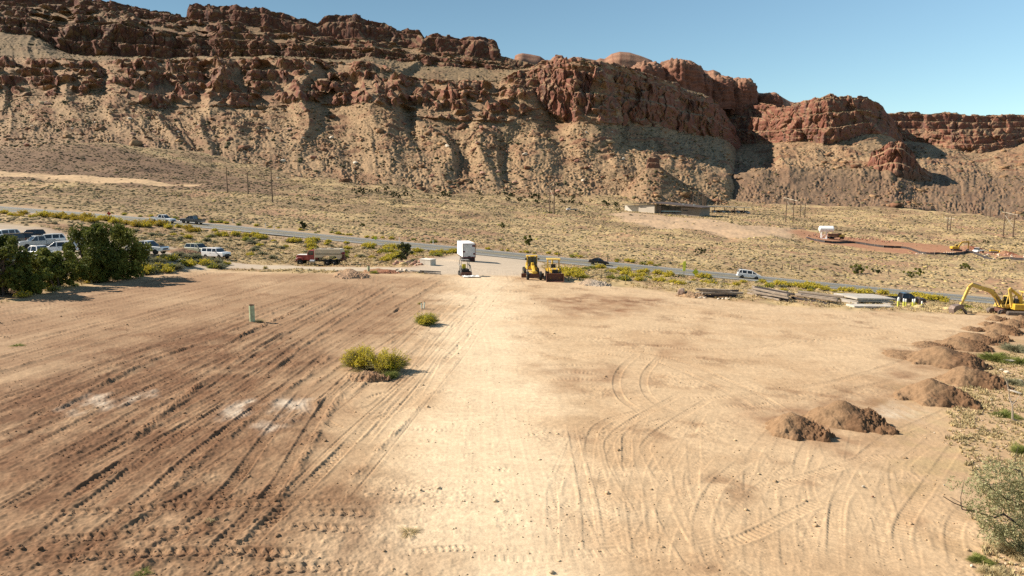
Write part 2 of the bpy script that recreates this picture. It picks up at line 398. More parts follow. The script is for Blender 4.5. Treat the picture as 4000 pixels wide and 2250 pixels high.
# turning marks round the middle
for k,pl in enumerate([[(805,985),(808,1020),(850,1050),(930,1062)],[(812,985),(830,1030),(900,1070),(960,1072)],[(1130,800),(1020,980),(930,1040),(850,1060)],[(1140,960),(1060,985),(980,1000),(930,1030)],
    [(1640,885),(1590,940),(1600,1000),(1700,1060)],[(1700,1030),(1560,1070),(1530,1140),(1545,1449)],[(1760,990),(1600,1090),(1590,1160),(1680,1300),(1720,1449)],
    [(2300,930),(2050,985),(1850,1010),(1700,1010)],[(1450,880),(1650,900),(1850,980),(1980,1060)],[(1370,930),(1450,925),(1545,932)],[(1370,950),(1450,945),(1548,952)],[(1375,968),(1450,962),(1545,968)]]):
    pair(pp(pl),1.9,w=.5,depth=.05,tread=.03,lam=.3,kind=['chevron','bar','alt'][k%3],dark=.35,seed=120+k,solid=.6)
# crescent sweeps right foreground
for q in range(70):
    px=1380+r2.uniform(0,900); top=1010+r2.uniform(0,300); bend=r2.uniform(-140,150)
    pl=[(px+r2.uniform(30,140)-40,top),(px+bend*.3,top+90),(px+bend*.8,top+200),(px+bend+r2.uniform(0,60),min(1470,top+380))]
    track(pp(pl),w=r2.choice([.45,.55,.65]),depth=r2.uniform(.02,.05),tread=r2.uniform(.015,.035),lam=r2.choice([.2,.25,.3]),kind=r2.choice(['bar','alt','chevron','bar']),dark=r2.uniform(.1,.4),seed=150+q,strength=r2.uniform(.5,1))
for q in range(24):
    py=1040+q*18+r2.uniform(-14,14); x0=780+r2.uniform(-60,700); x1=x0+r2.uniform(200,520)
    track(pp([(x0,py+r2.uniform(-15,15)),((x0+x1)/2,py+r2.uniform(-12,12)),(x1,py+r2.uniform(-25,15))]),w=r2.choice([.45,.6]),depth=r2.uniform(.025,.05),tread=r2.uniform(.02,.045),lam=r2.choice([.26,.34,.4]),kind=r2.choice(['chevron','alt','bar']),dark=.3,seed=190+q,strength=r2.uniform(.45,1))
for k,pl in enumerate([[(2330,1160),(2200,1150),(2060,1190),(1900,1240)],[(2420,1100),(2330,1230),(2270,1330),(2290,1449)],[(2150,1210),(2110,1270),(2100,1449)],[(2450,1260),(2400,1330),(2420,1449)],[(2120,1235),(2000,1290),(1880,1350),(1750,1380)],[(2230,1100),(2420,1010),(2440,940)],[(2000,1025),(1900,1030),(1840,1045)],[(2450,860),(2300,900),(2100,960),(1900,985)],[(2400,820),(2100,850),(1800,880),(1500,850)]]):
    track(pp(pl),w=.6,depth=.045,tread=.03,lam=.28,kind='bar',dark=.3,seed=220+k,solid=.6)
# the haul road down the middle, polished
for k in range(9):
    o=r2.uniform(-60,60)
    P=pp([(1230+o*.5,700),(1215+o*.8,800),(1230+o,900),(1240+o*1.5,1050),(1260+o*2.2,1250),(1270+o*3,1449)])
    track(P,w=.6,depth=.010,tread=.006,lam=.3,kind='plain',dark=.03,seed=240+k,pale=.7,strength=.7)
for k,pl in enumerate([[(1180,690),(1050,720),(900,715),(760,700),(600,690)],[(1290,690),(1330,730),(1500,745),(1750,750),(2000,770),(2300,790)],[(1300,760),(1450,790),(1700,800),(2100,800)],[(1215,720),(1100,760),(1030,800),(800,840)],[(880,690),(905,730),(890,760)],[(930,690),(915,735),(880,780),(700,850)]]):
    pair(pp(pl),2,w=.5,depth=.04,tread=.02,kind='plain',dark=.35,seed=260+k)
for q in range(110):          # fine scratches of the blade, long and unbroken
    x0=-6.5-q*.52+r2.uniform(-.6,.6); y0=r2.uniform(17,55); y1=min(y0+r2.uniform(25,70),106); tl=.10+r2.uniform(-.025,.04)
    track([(x0+tl*(y-y0)+.4*vn(y/20,q*.7,5),y) for y in np.linspace(y0,y1,7)],w=r2.uniform(.10,.22),depth=r2.uniform(.025,.055),tread=0,kind='plain',dark=r2.uniform(.3,.9),berm=1.1,seed=400+q,solid=.75)
named=[[(870,716),(700,768),(560,822),(420,872),(300,920),(150,990),(0,1070)],[(560,830),(330,905),(200,962),(0,1045)],[(840,745),(640,850),(480,945),(330,1020),(200,1092),(0,1195)],
 [(960,720),(840,790),(700,880),(540,1000),(330,1120),(150,1230),(0,1330)],[(800,880),(730,935),(560,1055),(430,1150),(330,1235),(240,1300),(60,1440)],[(810,975),(760,1042),(700,1130),(640,1220),(530,1330),(370,1448)],[(640,1195),(560,1235),(500,1270),(455,1290),(380,1345),(200,1448)]]
for k,pl in enumerate(named):
    P=pp(pl); pair(P,1.9,w=.58,depth=.105,tread=.045,lam=.29,kind='alt' if k%2 else 'chevron',dark=1.0,seed=60+k,solid=.55); windrow(off(P,1.5),.4,.18,seed=80+k)
windrow(pp([(757,778),(690,806),(640,830),(575,858)]),.6,.34,seed=5,dark=1); windrow(pp([(530,950),(450,1010),(370,1075),(300,1130)]),.5,.25,seed=6)
for k,pl in enumerate([[(0,1302),(300,1284),(600,1270),(930,1262)],[(0,1368),(300,1348),(520,1330),(640,1300)],[(540,1438),(800,1428),(1010,1424)],[(650,1330),(800,1328),(1000,1338)],[(0,1420),(250,1400),(560,1388),(900,1400)],[(700,1300),(850,1290),(1050,1300)]]):
    track(pp(pl),w=.62,depth=.07,tread=.06,lam=.40,kind='chevron',dark=.45,seed=100+k,berm=.9,solid=.85)
def bil(A,x,y):
    i=np.clip((x-RX0)/RS-.0,0,nx-1.001);j=np.clip((y-RY0)/RS,0,ny-1.001);a=i.astype(int);b=j.astype(int);u=i-a;v=j-b
    return (A[b,a]*(1-u)+A[b,a+1]*u)*(1-v)+(A[b+1,a]*(1-u)+A[b+1,a+1]*u)*v
LOT=gpoly([(-900,1300),(-200,1205),(60,1180),(250,1135),(420,1100),(560,1062),(760,1048),(1000,1060),(1160,1068),(1480,1066),(1700,1072),(1760,1010),(1790,985),(1800,1000),(1990,1005),(2090,1040),(2200,1096),(2600,1140),(2900,1180),(3300,1212),(3700,1226),(4100,1240),(4700,1270)])+[pad(4900,1500),pad(5200,2600),pad(-1200,2600)]
APR=gpoly([(1700,1072),(1610,1050),(1650,1015),(1760,1000),(1900,982),(2050,1000),(2120,1030),(2060,1080)])    # gravel apron up to the highway
ACC=[gp(*q) for q in [(700,1030),(900,1035),(1150,1045),(1400,1052),(1650,1052),(1800,1045)]]      # dirt track behind the lot
PKL=gpoly([(-400,1030),(-300,900),(0,872),(180,890),(330,930),(660,965),(760,1000),(680,1018),(500,1022),(250,1060),(60,1085)])
def hum(x,y,off_):
    """brush-covered ground outside the lot: hummocks, washes, and swells further off"""
    r=np.hypot(x,y)
    a=.35*fbm(x/6,y/6,3,31)+.16*vn(x/1.7,y/1.7,33)
    b=sstep(190,330,r)*(2.2*fbm(x/38,y/30,4,35)-1.6*ridged(x/60,y/45,2,36)**3)
    return (a+b)*off_
BSITE=[tuple(at(2540,832,490)[:2]),tuple(at(2640,832,490)[:2]),tuple(at(2815,834,495)[:2])]
def groundz(x,y):
    z=gz(x,y); rd=roaddist(x,y)
    lot=polymask(x,y,LOT,1.6); apr=polymask(x,y,APR,2); acc=sstep(4.5,2.5,segdist(x,y,ACC)); pk=polymask(x,y,PKL,3)
    flat=np.maximum.reduce([lot,apr,acc,pk,sstep(13,7,rd)])
    for bx,by in BSITE: flat=np.maximum(flat,sstep(75,40,np.hypot(x-bx,y-by)))
    con=polymask(x,y,RED,4); flat=np.maximum(flat,.8*con)
    z=z+hum(x,y,1-flat)
    inr=(x>RX0+.2)&(x<RX1-.2)&(y>RY0+.2)&(y<RY1-.2)
    z=z+np.where(inr,bil(HR,x,y),0)*lot
    nr_=(y<75)&(y>15)&(x<6); k=np.where(nr_)[0]
    if len(k):
        X=x[k];Y=y[k]; dk=polymask(X,Y,DARKL,4,4,7,6)*lot[k]; q=fbm(X/.5,Y/.7,3,53,.6); z[k]+=dk*.075*np.clip(np.abs(q)*1.6-.12,0,1)
    z=z-.07*sstep(9,5.8,rd)     # the carriageway sheet lies over this bed
    # cut bank on the far side of the highway, right
    return z,lot,np.maximum(apr,acc),pk,rd,con
LEFT=[pad(*q) for q in [(-900,1180),(0,1170),(420,1105),(700,1060),(1150,1070),(1500,1075),(1700,1090),(1640,1260),(1420,1420),(1300,1500),(1200,1680),(1180,1800),(1400,1950),(1500,2100),(1500,2600),(-1200,2600)]]
DARKL=[pad(*q) for q in [(-900,1500),(0,1480),(400,1350),(800,1260),(1150,1330),(1240,1400),(1080,1560),(1180,1700),(1120,1850),(1500,1900),(1560,2050),(1350,2300),(1300,2600),(-1200,2600)]]
RED=gpoly([(3080,905),(3110,890),(3300,925),(3500,940),(3750,965),(3900,985),(4200,1015),(4300,1060),(4000,1010),(3800,990),(3640,1000),(3480,985),(3330,965),(3180,945),(3120,925)])
BARE=gpoly([(2380,835),(2440,828),(2560,838),(2700,852),(2900,872),(3090,890),(3110,905),(3090,930),(2900,922),(2750,898),(2560,882),(2430,858)])
BAND=gpoly([(-400,662),(0,664),(250,680),(450,694),(640,712),(830,722),(640,726),(400,712),(150,695),(0,684),(-400,680)])
DHILL=gpoly([(-500,700),(-300,560),(0,560),(300,560),(600,610),(900,680),(1150,720),(1100,760),(800,745),(500,725),(200,700)])
def hexc(r,g,b): return np.array([r,g,b])
PALE=hexc(.475,.335,.20); SAND=hexc(.38,.245,.135); RUST=hexc(.135,.067,.034); WHITE=hexc(.54,.44,.33); STRAW=hexc(.40,.288,.145); REDD=hexc(.34,.155,.085); GRAVEL=hexc(.44,.36,.27); OLIVE=hexc(.20,.15,.075)
def lerp(a,b,t): return a*(1-t[:,None])+b*t[:,None]
WH=[[(250,1600),(330,1555),(420,1540),(440,1570),(380,1600),(290,1620)],[(440,1590),(540,1535),(600,1520),(580,1550),(500,1580)],[(840,1620),(900,1570),(980,1565),(960,1610),(880,1640)],[(1050,1610),(1090,1555),(1200,1560),(1190,1600),(1130,1640)],[(1000,1670),(1070,1645),(1090,1665),(1040,1690)],[(3420,1620),(3500,1570),(3600,1580),(3640,1620),(3560,1650),(3480,1640)]]
MIDB=[[(2900,1590),(3100,1565),(3520,1540),(3520,1720),(3300,1770),(2960,1700)],[(2080,1165),(2300,1150),(2600,1170),(2500,1230),(2200,1235)],[(2130,1440),(2400,1430),(2410,1500),(2200,1520)],[(2560,1340),(2680,1330),(2700,1380),(2580,1390)],[(1750,1390),(1830,1380),(1820,1440),(1770,1440)],[(3540,1370),(3700,1350),(3950,1240),(4200,1230),(4100,1330),(3850,1400),(3750,1560),(3400,1560)]]
def groundcol(x,y,lot,trk,pk,rd,con):
    n1=fbm(x/9,y/9,4,41);n2=fbm(x/2.2,y/2.2,3,43);n3=fbm(x/35,y/28,3,44)
    c=np.tile(SAND,(len(x),1))
    # open desert
    d=np.tile(STRAW,(len(x),1)); d=lerp(d,SAND*.8,sstep(-.1,.3,n1)); d=lerp(d,hexc(.30,.165,.10),sstep(.05,.4,n3+.35*n2)*.8); d=lerp(d,OLIVE,sstep(.15,.5,n2)*.45)
    bp=sstep(-.12,.3,fbm(x/55,y/40,4,51)+.25*sstep(40,-140,x)); d=lerp(d,hexc(.165,.108,.062),bp*(.3+.3*sstep(190,330,np.hypot(x,y))))
    dh=polymask(x,y,DHILL,14,6,30,2); d=lerp(d,hexc(.165,.10,.062),dh*.85)
    d=lerp(d,hexc(.44,.30,.17),np.clip(polymask(x,y,BAND,4,2,12,3),0,1))
    d=lerp(d,hexc(.40,.275,.17),polymask(x,y,BARE,4,2,12,4)*.95); d=lerp(d,REDD,con*(.75+.25*n1))
    sh=sstep(13,7.5,rd)*sstep(-.4,.3,n1+.2); d=lerp(d,hexc(.36,.25,.155),sh*.8)
    # lot
    inr=(x>RX0+.2)&(x<RX1-.2)&(y>RY0+.2)&(y<RY1-.2)
    s=np.where(inr,bil(SR,x,y),0); wp=np.where(inr,bil(WR,x,y),0); ch=np.where(inr,bil(churn,x,y),0)
    L=lerp(np.tile(PALE,(len(x),1)),SAND,sstep(-.25,.45,n1+.4*n2)*.6)
    le=polymask(x,y,LEFT,5,3,9,5); dk=polymask(x,y,DARKL,4,4,7,6)
    L=lerp(L,hexc(.275,.168,.094),le*np.clip(.85+.6*n1,0,1)); L=lerp(L,RUST,dk*np.clip(.62+.75*n2+.7*fbm(x/.9,y/6,3,47)+.5*n1,0,1)*.88)
    for k,w in enumerate(MIDB): L=lerp(L,RUST*1.5,polymask(x,y,[pad(*q) for q in w],2.5,2.2,4,60+k)*np.clip(.55+n2*.8,0,1)*.9)
    L=lerp(L,RUST*1.15,ch*sstep(0,.5,n2+.1)*.55)
    for k,w in enumerate(WH): L=lerp(L,WHITE,polymask(x,y,[pad(*q) for q in w],.7,.8,1.5,70+k)*np.clip(.55+n2*1.1+.8*fbm(x/.5,y/2.5,2,48),0,1))
    L=lerp(L,RUST*1.05,np.clip(s,0,1)*(.35+.4*le)); L=lerp(L,PALE*1.1,wp*.8)
    hx=segdist(x,y,HAUL); L=lerp(L,hexc(.60,.46,.30),sstep(7,.5,hx+3.2*n1+1.2*n2)*.85)
    L=L*(1+.16*fbm(x/.45,y/.3,3,49)+.08*fbm(x/3,y/1.2,3,50)+dk*.42*fbm(x/.38,y/.55,4,52,.65))[:,None]
    c=lerp(d,L,lot); c=lerp(c,GRAVEL*(1),np.clip(trk,0,1)*.85); c=lerp(c,hexc(.36,.29,.22),pk*.85)
    rb=[pad(3480,1560),pad(3640,1480),pad(3820,1350),pad(4100,1290),pad(4700,1290),pad(5200,2600),pad(3850,2600),pad(3900,2100),pad(3830,1900),pad(3560,1900)]
    bk=polymask(x,y,rb,3,2,4,9); c=lerp(c,lerp(np.tile(SAND,(len(x),1)),STRAW,sstep(-.2,.4,n2)),bk*.7)
    return np.clip(c,.02,.75)
HAUL=[pad(*q) for q in [(1900,1090),(1885,1250),(1900,1400),(1930,1640),(1960,1950),(1980,2250),(2000,2700)]]
# ------------------------------------------------------------------ ground sheet: fine in front, coarse round about
rr=[3.,8.,13.,17.,19.]
while rr[-1]<21: rr.append(rr[-1]+.25)
while rr[-1]<700: rr.append(rr[-1]+min(max(.58*rr[-1]**2/9230,.03),1.25))
rr=np.array(rr); th=np.concatenate([np.arange(-180,-41,3.),np.arange(-41,41,.062),np.arange(41,181,3.)]); th[-1]=180
A_,B_=np.meshgrid(np.radians(th),rr); gx=(np.sin(A_)*B_).ravel(); gy=(np.cos(A_)*B_).ravel()
res=[groundz(gx[i:i+300000],gy[i:i+300000]) for i in range(0,len(gx),300000)]
gzv,lot_,trk_,pk_,rd_,con_=[np.concatenate(q) for q in zip(*res)]
back=sstep(15,5,gy); gzv=gzv*(1-back)+planez(np.clip(gx,-70,70),np.clip(gy,-70,40))*back
colr=np.concatenate([groundcol(*[q[i:i+300000] for q in (gx,gy,lot_,trk_,pk_,rd_,con_)]) for i in range(0,len(gx),300000)])
M_GROUND=attrm('dry_earth',fine=((14,.16),(2.5,.14),(.35,.1)),bump=.35,bscale=9,bdist=.04)
ground=npmesh('ground',np.stack([gx,gy,gzv],1),gridfaces(len(rr),len(th))[:,::-1],M_GROUND,col=colr,smooth=True)
tag(ground,'bare graded sand and brushy desert floor','ground',kind='structure')
print('ground',len(gx))
# ------------------------------------------------------------------ highway
def roadsheet(name,offs,m,lift,step=1.0,dash=None):
    """strips along the highway between lateral offsets (metres, + is the far side)"""
    px=np.array([q[0] for q in road_px],float)
    d=np.array([q[2] for q in road_px]);py=np.array([q[1] for q in road_px]);h=half_th(px)
    far=at(px,py-h,d+RW);near=at(px,py+h,d-RW)
    t=np.arange(len(px)); tt=np.linspace(0,len(px)-1,500)
    I=lambda P:np.stack([np.interp(tt,t,P[:,k]) for k in range(3)],1)
    f,n=I(far),I(near); ctr=(f+n)/2; s=np.concatenate([[0],np.cumsum(np.linalg.norm(np.diff(ctr,axis=0),axis=1))])
    V=[];Fc=[]
    for a,b in offs:
        ss=np.arange(0,s[-1],step)
        spans=[(q,min(q+step,s[-1])) for q in ss] if not dash else [(q,q+dash[0]) for q in np.arange(0,s[-1]-dash[0],dash[1])]
        for q0,q1 in spans:
            k=len(V)
            for q,o in((q0,a),(q1,a),(q1,b),(q0,b)):
                fp=np.array([np.interp(q,s,f[:,i]) for i in range(3)]);npnt=np.array([np.interp(q,s,n[:,i]) for i in range(3)])
                u=(o+RW)/(2*RW); p=npnt*(1-u)+fp*u; V.append((p[0],p[1],p[2]+lift))
            Fc.append((k,k+1,k+2,k+3))
    return npmesh(name,V,np.array(Fc),m)
M_ASPH=mat('asphalt',(.155,.147,.125),.9,0,.14,.25)
M_LINE=mat('road_paint',(.72,.70,.64),.7,0,.2,3); M_YLINE=mat('yellow_road_paint',(.55,.40,.10),.7,0,.2,3)
tag(roadsheet('highway',[(-RW,-2),(-2,2),(2,RW)],M_ASPH,.02,2.0),kind='structure')
tag(roadsheet('edge_lines',[(-RW+1.25,-RW+1.5),(RW-1.5,RW-1.25)],M_LINE,.04,2.0),kind='structure')
tag(roadsheet('centre_line',[(-.28,-.13),(.13,.28)],M_YLINE,.03,2.0),kind='structure')
# ================================================================== mesas
M_ROCK=attrm('sandstone',fine=((.5,.28),(.12,.15),(1.6,.2)),bump=.5,bscale=.6,bdist=.9)
CL=hexc(.150,.060,.042); CL2=hexc(.235,.102,.066); VARN=hexc(.085,.060,.053); TAL=hexc(.27,.178,.10); TALR=hexc(.19,.095,.056); SLICK=hexc(.25,.138,.088); SCRUB=hexc(.105,.085,.045); BRN=hexc(.150,.094,.060)
def smooth1(a,w):
    if w<=0: return a
    k=np.exp(-.5*(np.arange(-3*w,3*w+1)/w)**2);k/=k.sum()
    return np.convolve(np.pad(a,3*w,mode='edge'),k,'valid')
STRIPS={}
def strip(name,px0,px1,curves,segs,step=3.2,seed=0,bigamp=1,lay=0,tint=None,brown=None,fine=1.0,spurs=14,sink=0,sinkw=120,dark=1.0):
    """rock wall or slope: control curves bottom to top [(px,py,depth)..]; segs between them
    seg = dict(kind 'talus'|'cliff'|'bench'|'dome', rows, steps, sm)"""
    xs=np.arange(px0,px1+.1,step); nc=len(xs); C=[]
    for i,c in enumerate(curves):
        py,dd=rpoint(c,xs); sm=segs[min(i,len(segs)-1)].get('sm',3) if i<len(curves)-1 else 0
        if segs[max(0,i-1)].get('keep'): sm=0
        py=smooth1(py,sm); dd=smooth1(dd,max(sm,6)); C.append(at(xs,py,dd))
    rows=[];kinds=[];tt=[];pts_=[]
    for si,sg in enumerate(segs):
        n=sg['rows']; a,b=C[si],C[si+1]
        for k in range(n if si<len(segs)-1 else n+1):
            t=k/n; T=np.full(nc,t)
            if sg['kind']=='cliff' and sg.get('steps',0):
                st=sg['steps']*(1+.0*xs); ph=1.5*fbm(xs/190,xs*0+si+.4,4,seed+5)+.3*vn(xs/30,xs*0+.3,seed+6)
                q=T*st+ph*np.sin(PI*T); fl=np.floor(q); u=q-fl; rf=.62
                dv=np.where(u<rf,.9*sstep(0,rf,u),.9+.1*(u-rf)/(1-rf)); dh=np.where(u<rf,.16*u/rf,.16+.84*(u-rf)/(1-rf))
                fv=np.clip((fl+dv)/st,0,1); fh=np.clip((fl+dh)/st,0,1)
                pt=np.ones(nc)
                if sg.get('patchy'):
                    zl=a[:,2]*(1-t)+b[:,2]*t; pt=sstep(-.16,.14,fbm(xs*.36/30+.2*zl/20,zl/13,3,seed+24)); fv=fv*pt+T*(1-pt); fh=fh*pt+T*(1-pt)
                if t==0: fv=fh=T
                if t==1: fv=fh=T
                P=np.empty((nc,3)); P[:,:2]=a[:,:2]*(1-fh[:,None])+b[:,:2]*fh[:,None]; P[:,2]=a[:,2]*(1-fv)+b[:,2]*fv
            elif sg['kind']=='dome':
                fv=np.sin(T*PI/2)**.9; fh=1-np.cos(T*PI/2)
                P=np.empty((nc,3)); P[:,:2]=a[:,:2]*(1-fh[:,None])+b[:,:2]*fh[:,None]; P[:,2]=a[:,2]*(1-fv)+b[:,2]*fv
            else:
                P=a*(1-t)+b*t
                if sg['kind']=='talus': P[:,2]-=sg.get('sag',0)*np.sin(PI*t)
            pts_.append(pt if sg['kind']=='cliff' and sg.get('steps',0) else np.ones(nc)); rows.append(P);kinds.append(si);tt.append(t)
    G=np.stack(rows); nr=len(rows); ki=np.array(kinds);tv=np.array(tt)
    U=np.broadcast_to(xs*.36,(nr,nc)); Z=G[:,:,2]
    cw=np.zeros(nr); tw=np.zeros(nr); dw=np.zeros(nr)
    for si,sg in enumerate(segs):
        s=ki==si
        if sg['kind']=='cliff': cw[s]=sg.get('amp',1)
        elif sg['kind']=='dome': dw[s]=1
        else: tw[s]=1
    k=np.ones(5)/5
    tr_=np.where([segs[i]['kind']=='talus' for i in ki])[0]; tvg=np.zeros(nr)
    if len(tr_): tvg[tr_]=np.arange(len(tr_))/max(1,len(tr_)-1)
    if len(tr_): tvg[tr_[-1]+1:]=1
    cw=np.convolve(np.pad(cw,2,mode='edge'),k,'valid');tw=np.convolve(np.pad(tw,2,mode='edge'),k,'valid')
    edge=sstep(0,.03,np.arange(nr)/nr)[:,None]
    vert=[sg.get('vert',.5) for sg in segs]; vr=np.array([vert[i] for i in ki])[:,None]
    ww=.25*vn(U/22,Z/22,seed+1)
    # --- cliffs: buttresses, columns, rounded blocks, ledges
    but=ridged(U/46+ww,Z/240,3,seed+2)-.5
    f1,f2,_i=worley(U/13+ww,Z/(11+16*vr),seed+3); blk=np.sqrt(np.clip(1-(f1/.85)**2,0,1))
    g1,g2,_j=worley(U/5.2+ww,Z/(4+6*vr),seed+4); bl2=np.sqrt(np.clip(1-(g1/.85)**2,0,1))
    zz=Z/6.5+.5*vn(U/60,Z/30,seed+8); lf=zz-np.floor(zz); led=_h(np.floor(zz),np.floor(zz)*0,3,seed+9)-.5
    crack=sstep(.0,.12,f2-f1)
    h1,h2,_k2=worley(U/7.5+.3*vn(U/20,Z/30,seed+41),Z/34,seed+42); jnt=sstep(0,.1,h2-h1)
    D=bigamp*(26*but*vr+13*but*(1-vr))+fine*(6.5*(_i-.5)+4.5*(blk-.5)*(1.2-vr*.6)+3.4*(_j-.5)+1.6*(bl2-.5)+3.2*led*(1-.5*vr)-2.2*(1-crack)+vr*(6*(_k2-.5)-3.5*(1-jnt)))
    spur=ridged(U/105+.5*vn(U/60,Z/60,seed+22),Z/500,2,seed+23)-.55
    patch=np.stack(pts_)
    D=D*cw[:,None]*(.18+.82*patch)+spur*spurs*np.minimum(1,cw+tw*tvg**1.8)[:,None]
    # --- talus: gullies widening downhill, lumps
    fan=(tvg[:,None]-1)*(1.0*vn(U/130,U*0+.3,seed+10)+.6)
    gul=ridged(U/84+fan+.35*fbm(U/60,Z/60,2,seed+11),Z/700,1,seed+12)+.22*(ridged(U/24+2.4*fan+.8*fbm(U/30,Z/40,2,seed+17),Z/300,2,seed+19)-.5)
    tmid=(sstep(.02,.5,tvg)*sstep(1.02,.75,tvg)+.15*sstep(.6,1,tvg))[:,None]
    w1,_a,_b=worley(U/4.4,Z/2.6,seed+13)
    lump=np.clip(.55-w1,0,1)*3.6*sstep(-.25,.3,fbm(U/30,Z/16,3,seed+26))+1.9*fbm(U/12,Z/6,5,seed+14,.6)
    lm=sstep(.0,.3,fbm(U/38,Z/9,3,seed+44))*(sstep(.35,.6,tvg)*sstep(1.0,.9,tvg))[:,None]; lw=Z/6+.35*vn(U/50,Z/30,seed+45); lz=lw-np.floor(lw)
    H=(9.5*(gul-.6)*tmid*bigamp*(.45+1.1*sstep(-.4,.5,fbm(U/170,U*0+.7,2,seed+46)))+lump*fine+lm*3.2*(sstep(.0,.25,lz)-lz)*bigamp)*tw[:,None]
    # --- slickrock domes
    dm=(5*fbm(U/60,Z/40,3,seed+15)+.7*np.sin(Z/2.6+1.5*fbm(U/40,Z/20,2,seed+16)))*dw[:,None]
    rad=G[:,:,:2]/np.linalg.norm(G[:,:,:2],axis=2,keepdims=True)
    side=np.stack([rad[:,:,1],-rad[:,:,0]],2)
    sw=(3.2*fbm(U/9,Z/9,3,seed+18)*cw[:,None])*fine
    G[:,:,:2]-=rad*((D+dm)*edge)[:,:,None]; G[:,:,:2]+=side*(sw*edge)[:,:,None]
    G[:,:,2]+=H*edge
    # jagged brink where a cliff ends
    for si,sg in enumerate(segs):
        if sg['kind']=='cliff' and sg.get('jag',0):
            last=np.where(ki==si)[0]; n=len(last); m=sstep(.55,1,np.arange(n)/n)
            j=sg['jag']*(worley(xs*.36/9,xs*0+si,seed+20)[2]-.5)+sg['jag']*.4*vn(xs*.36/8,xs*0,seed+21)
            G[last,:,2]+=m[:,None]*j
            nxt=np.where(ki==si+1)[0]
            if len(nxt): m2=1-sstep(0,.5,np.arange(len(nxt))/len(nxt)); G[nxt,:,2]+=m2[:,None]*j
    if sink:
        ed=np.minimum(np.arange(nc),nc-1-np.arange(nc))*step
        G[:,:,2]-=sink*(1-sstep(0,sinkw,ed))[None]
    G[0,:,2]-=14; G[1,:,2]-=7
    # colour from the finished shape
    du=np.gradient(G,axis=1);dv=np.gradient(G,axis=0); nn=np.cross(du,dv); nn/=np.linalg.norm(nn,axis=2,keepdims=True)+1e-9
    up=np.abs(nn[:,:,2])
    Zf=G[:,:,2]; band=.5+.5*vn(Zf/5.5+1.2*fbm(U/70,Zf/30,2,seed+30),U/300,seed+31)
    col=CL*(1-band[...,None])+CL2*band[...,None]
    streak=sstep(.12,.5,vn(U/5,Zf/45,seed+32)+.4*vn(U/30,Zf/60,seed+33)); col=col*(1-.6*streak[...,None])+VARN*.6*streak[...,None]
    tal=TAL*(1+.2*fbm(U/20,Zf/12,3,seed+34)+.28*vn(U/2.6,Zf/1.6,seed+43))[...,None]
    red=np.maximum(sstep(.05,.4,fbm(U/45,Zf/16,3,seed+35))*.5,lm*sstep(.45,.2,np.abs(lz-.15))*.85); tal=tal*(1-red[...,None])+TALR*red[...,None]
    sc=sstep(.15,.45,fbm(U/7,Zf/4,3,seed+36)); tal=tal*(1-.42*sc[...,None])+SCRUB*.42*sc[...,None]
    tsel=np.clip(sstep(.38,.68,up+.42*(1-patch)+.12*fbm(U/8,Zf/6,2,seed+37))*np.where(cw>0,.85,1)[:,None],0,1)
    tsel=np.maximum(tsel*(cw>0.01)[:,None],tw[:,None]*sstep(.2,.42,up))
    if tint is not None: tsel=tsel*tint
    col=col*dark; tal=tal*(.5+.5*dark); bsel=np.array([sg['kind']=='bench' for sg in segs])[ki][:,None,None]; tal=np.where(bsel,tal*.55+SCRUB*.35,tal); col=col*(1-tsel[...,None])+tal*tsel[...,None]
    if dw.any():
        sl=SLICK*(1+.12*np.sin(Zf/1.7+2*fbm(U/50,Zf/20,2,seed+38)))[...,None]; sl=sl*(1-.45*streak[...,None])+CL*.45*streak[...,None]
        mk=sstep(.3,.8,dw)[:,None,None]; col=col*(1-mk)+sl*mk
    if brown:
        f=brown(xs,G); col=col*(1-f[...,None])+(BRN*(1+.2*fbm(U/12,Zf/6,3,seed+40))[...,None])*f[...,None]
    o=npmesh(name,G.reshape(-1,3),gridfaces(nr,nc),M_ROCK,col=np.clip(col,.01,.8).reshape(-1,3))
    STRIPS[name]=(G,ki,segs,nn)
    tag(o,None,None,None,'structure'); print(name,nr*nc)
    return o
sky_u=[(-700,-200),(-500,-150),(0,-62),(180,-30),(300,-6),(359,0),(468,19),(522,27),(577,38),(653,46),(680,57),(712,65),(731,62),(736,40),(741,24),(755,20),(772,18),(800,30),(815,24),(848,27),(890,25),(925,26),(952,36),(979,41),(1000,34),(1017,34),(1050,49),(1104,62),(1131,65),(1158,80),(1190,82),(1213,90),(1240,100),(1254,92),(1273,68),(1316,64),(1355,66),(1392,70),(1440,86),(1501,100),(1518,108),(1545,122),(1572,127),(1605,121),(1637,124),(1648,138),(1656,154),(1681,149),(1713,146),(1735,154),(1762,152),(1800,162),(1811,154),(1850,155),(1887,157),(1931,176),(1947,192),(1955,236),(1985,247),(2040,262),(2120,280)]
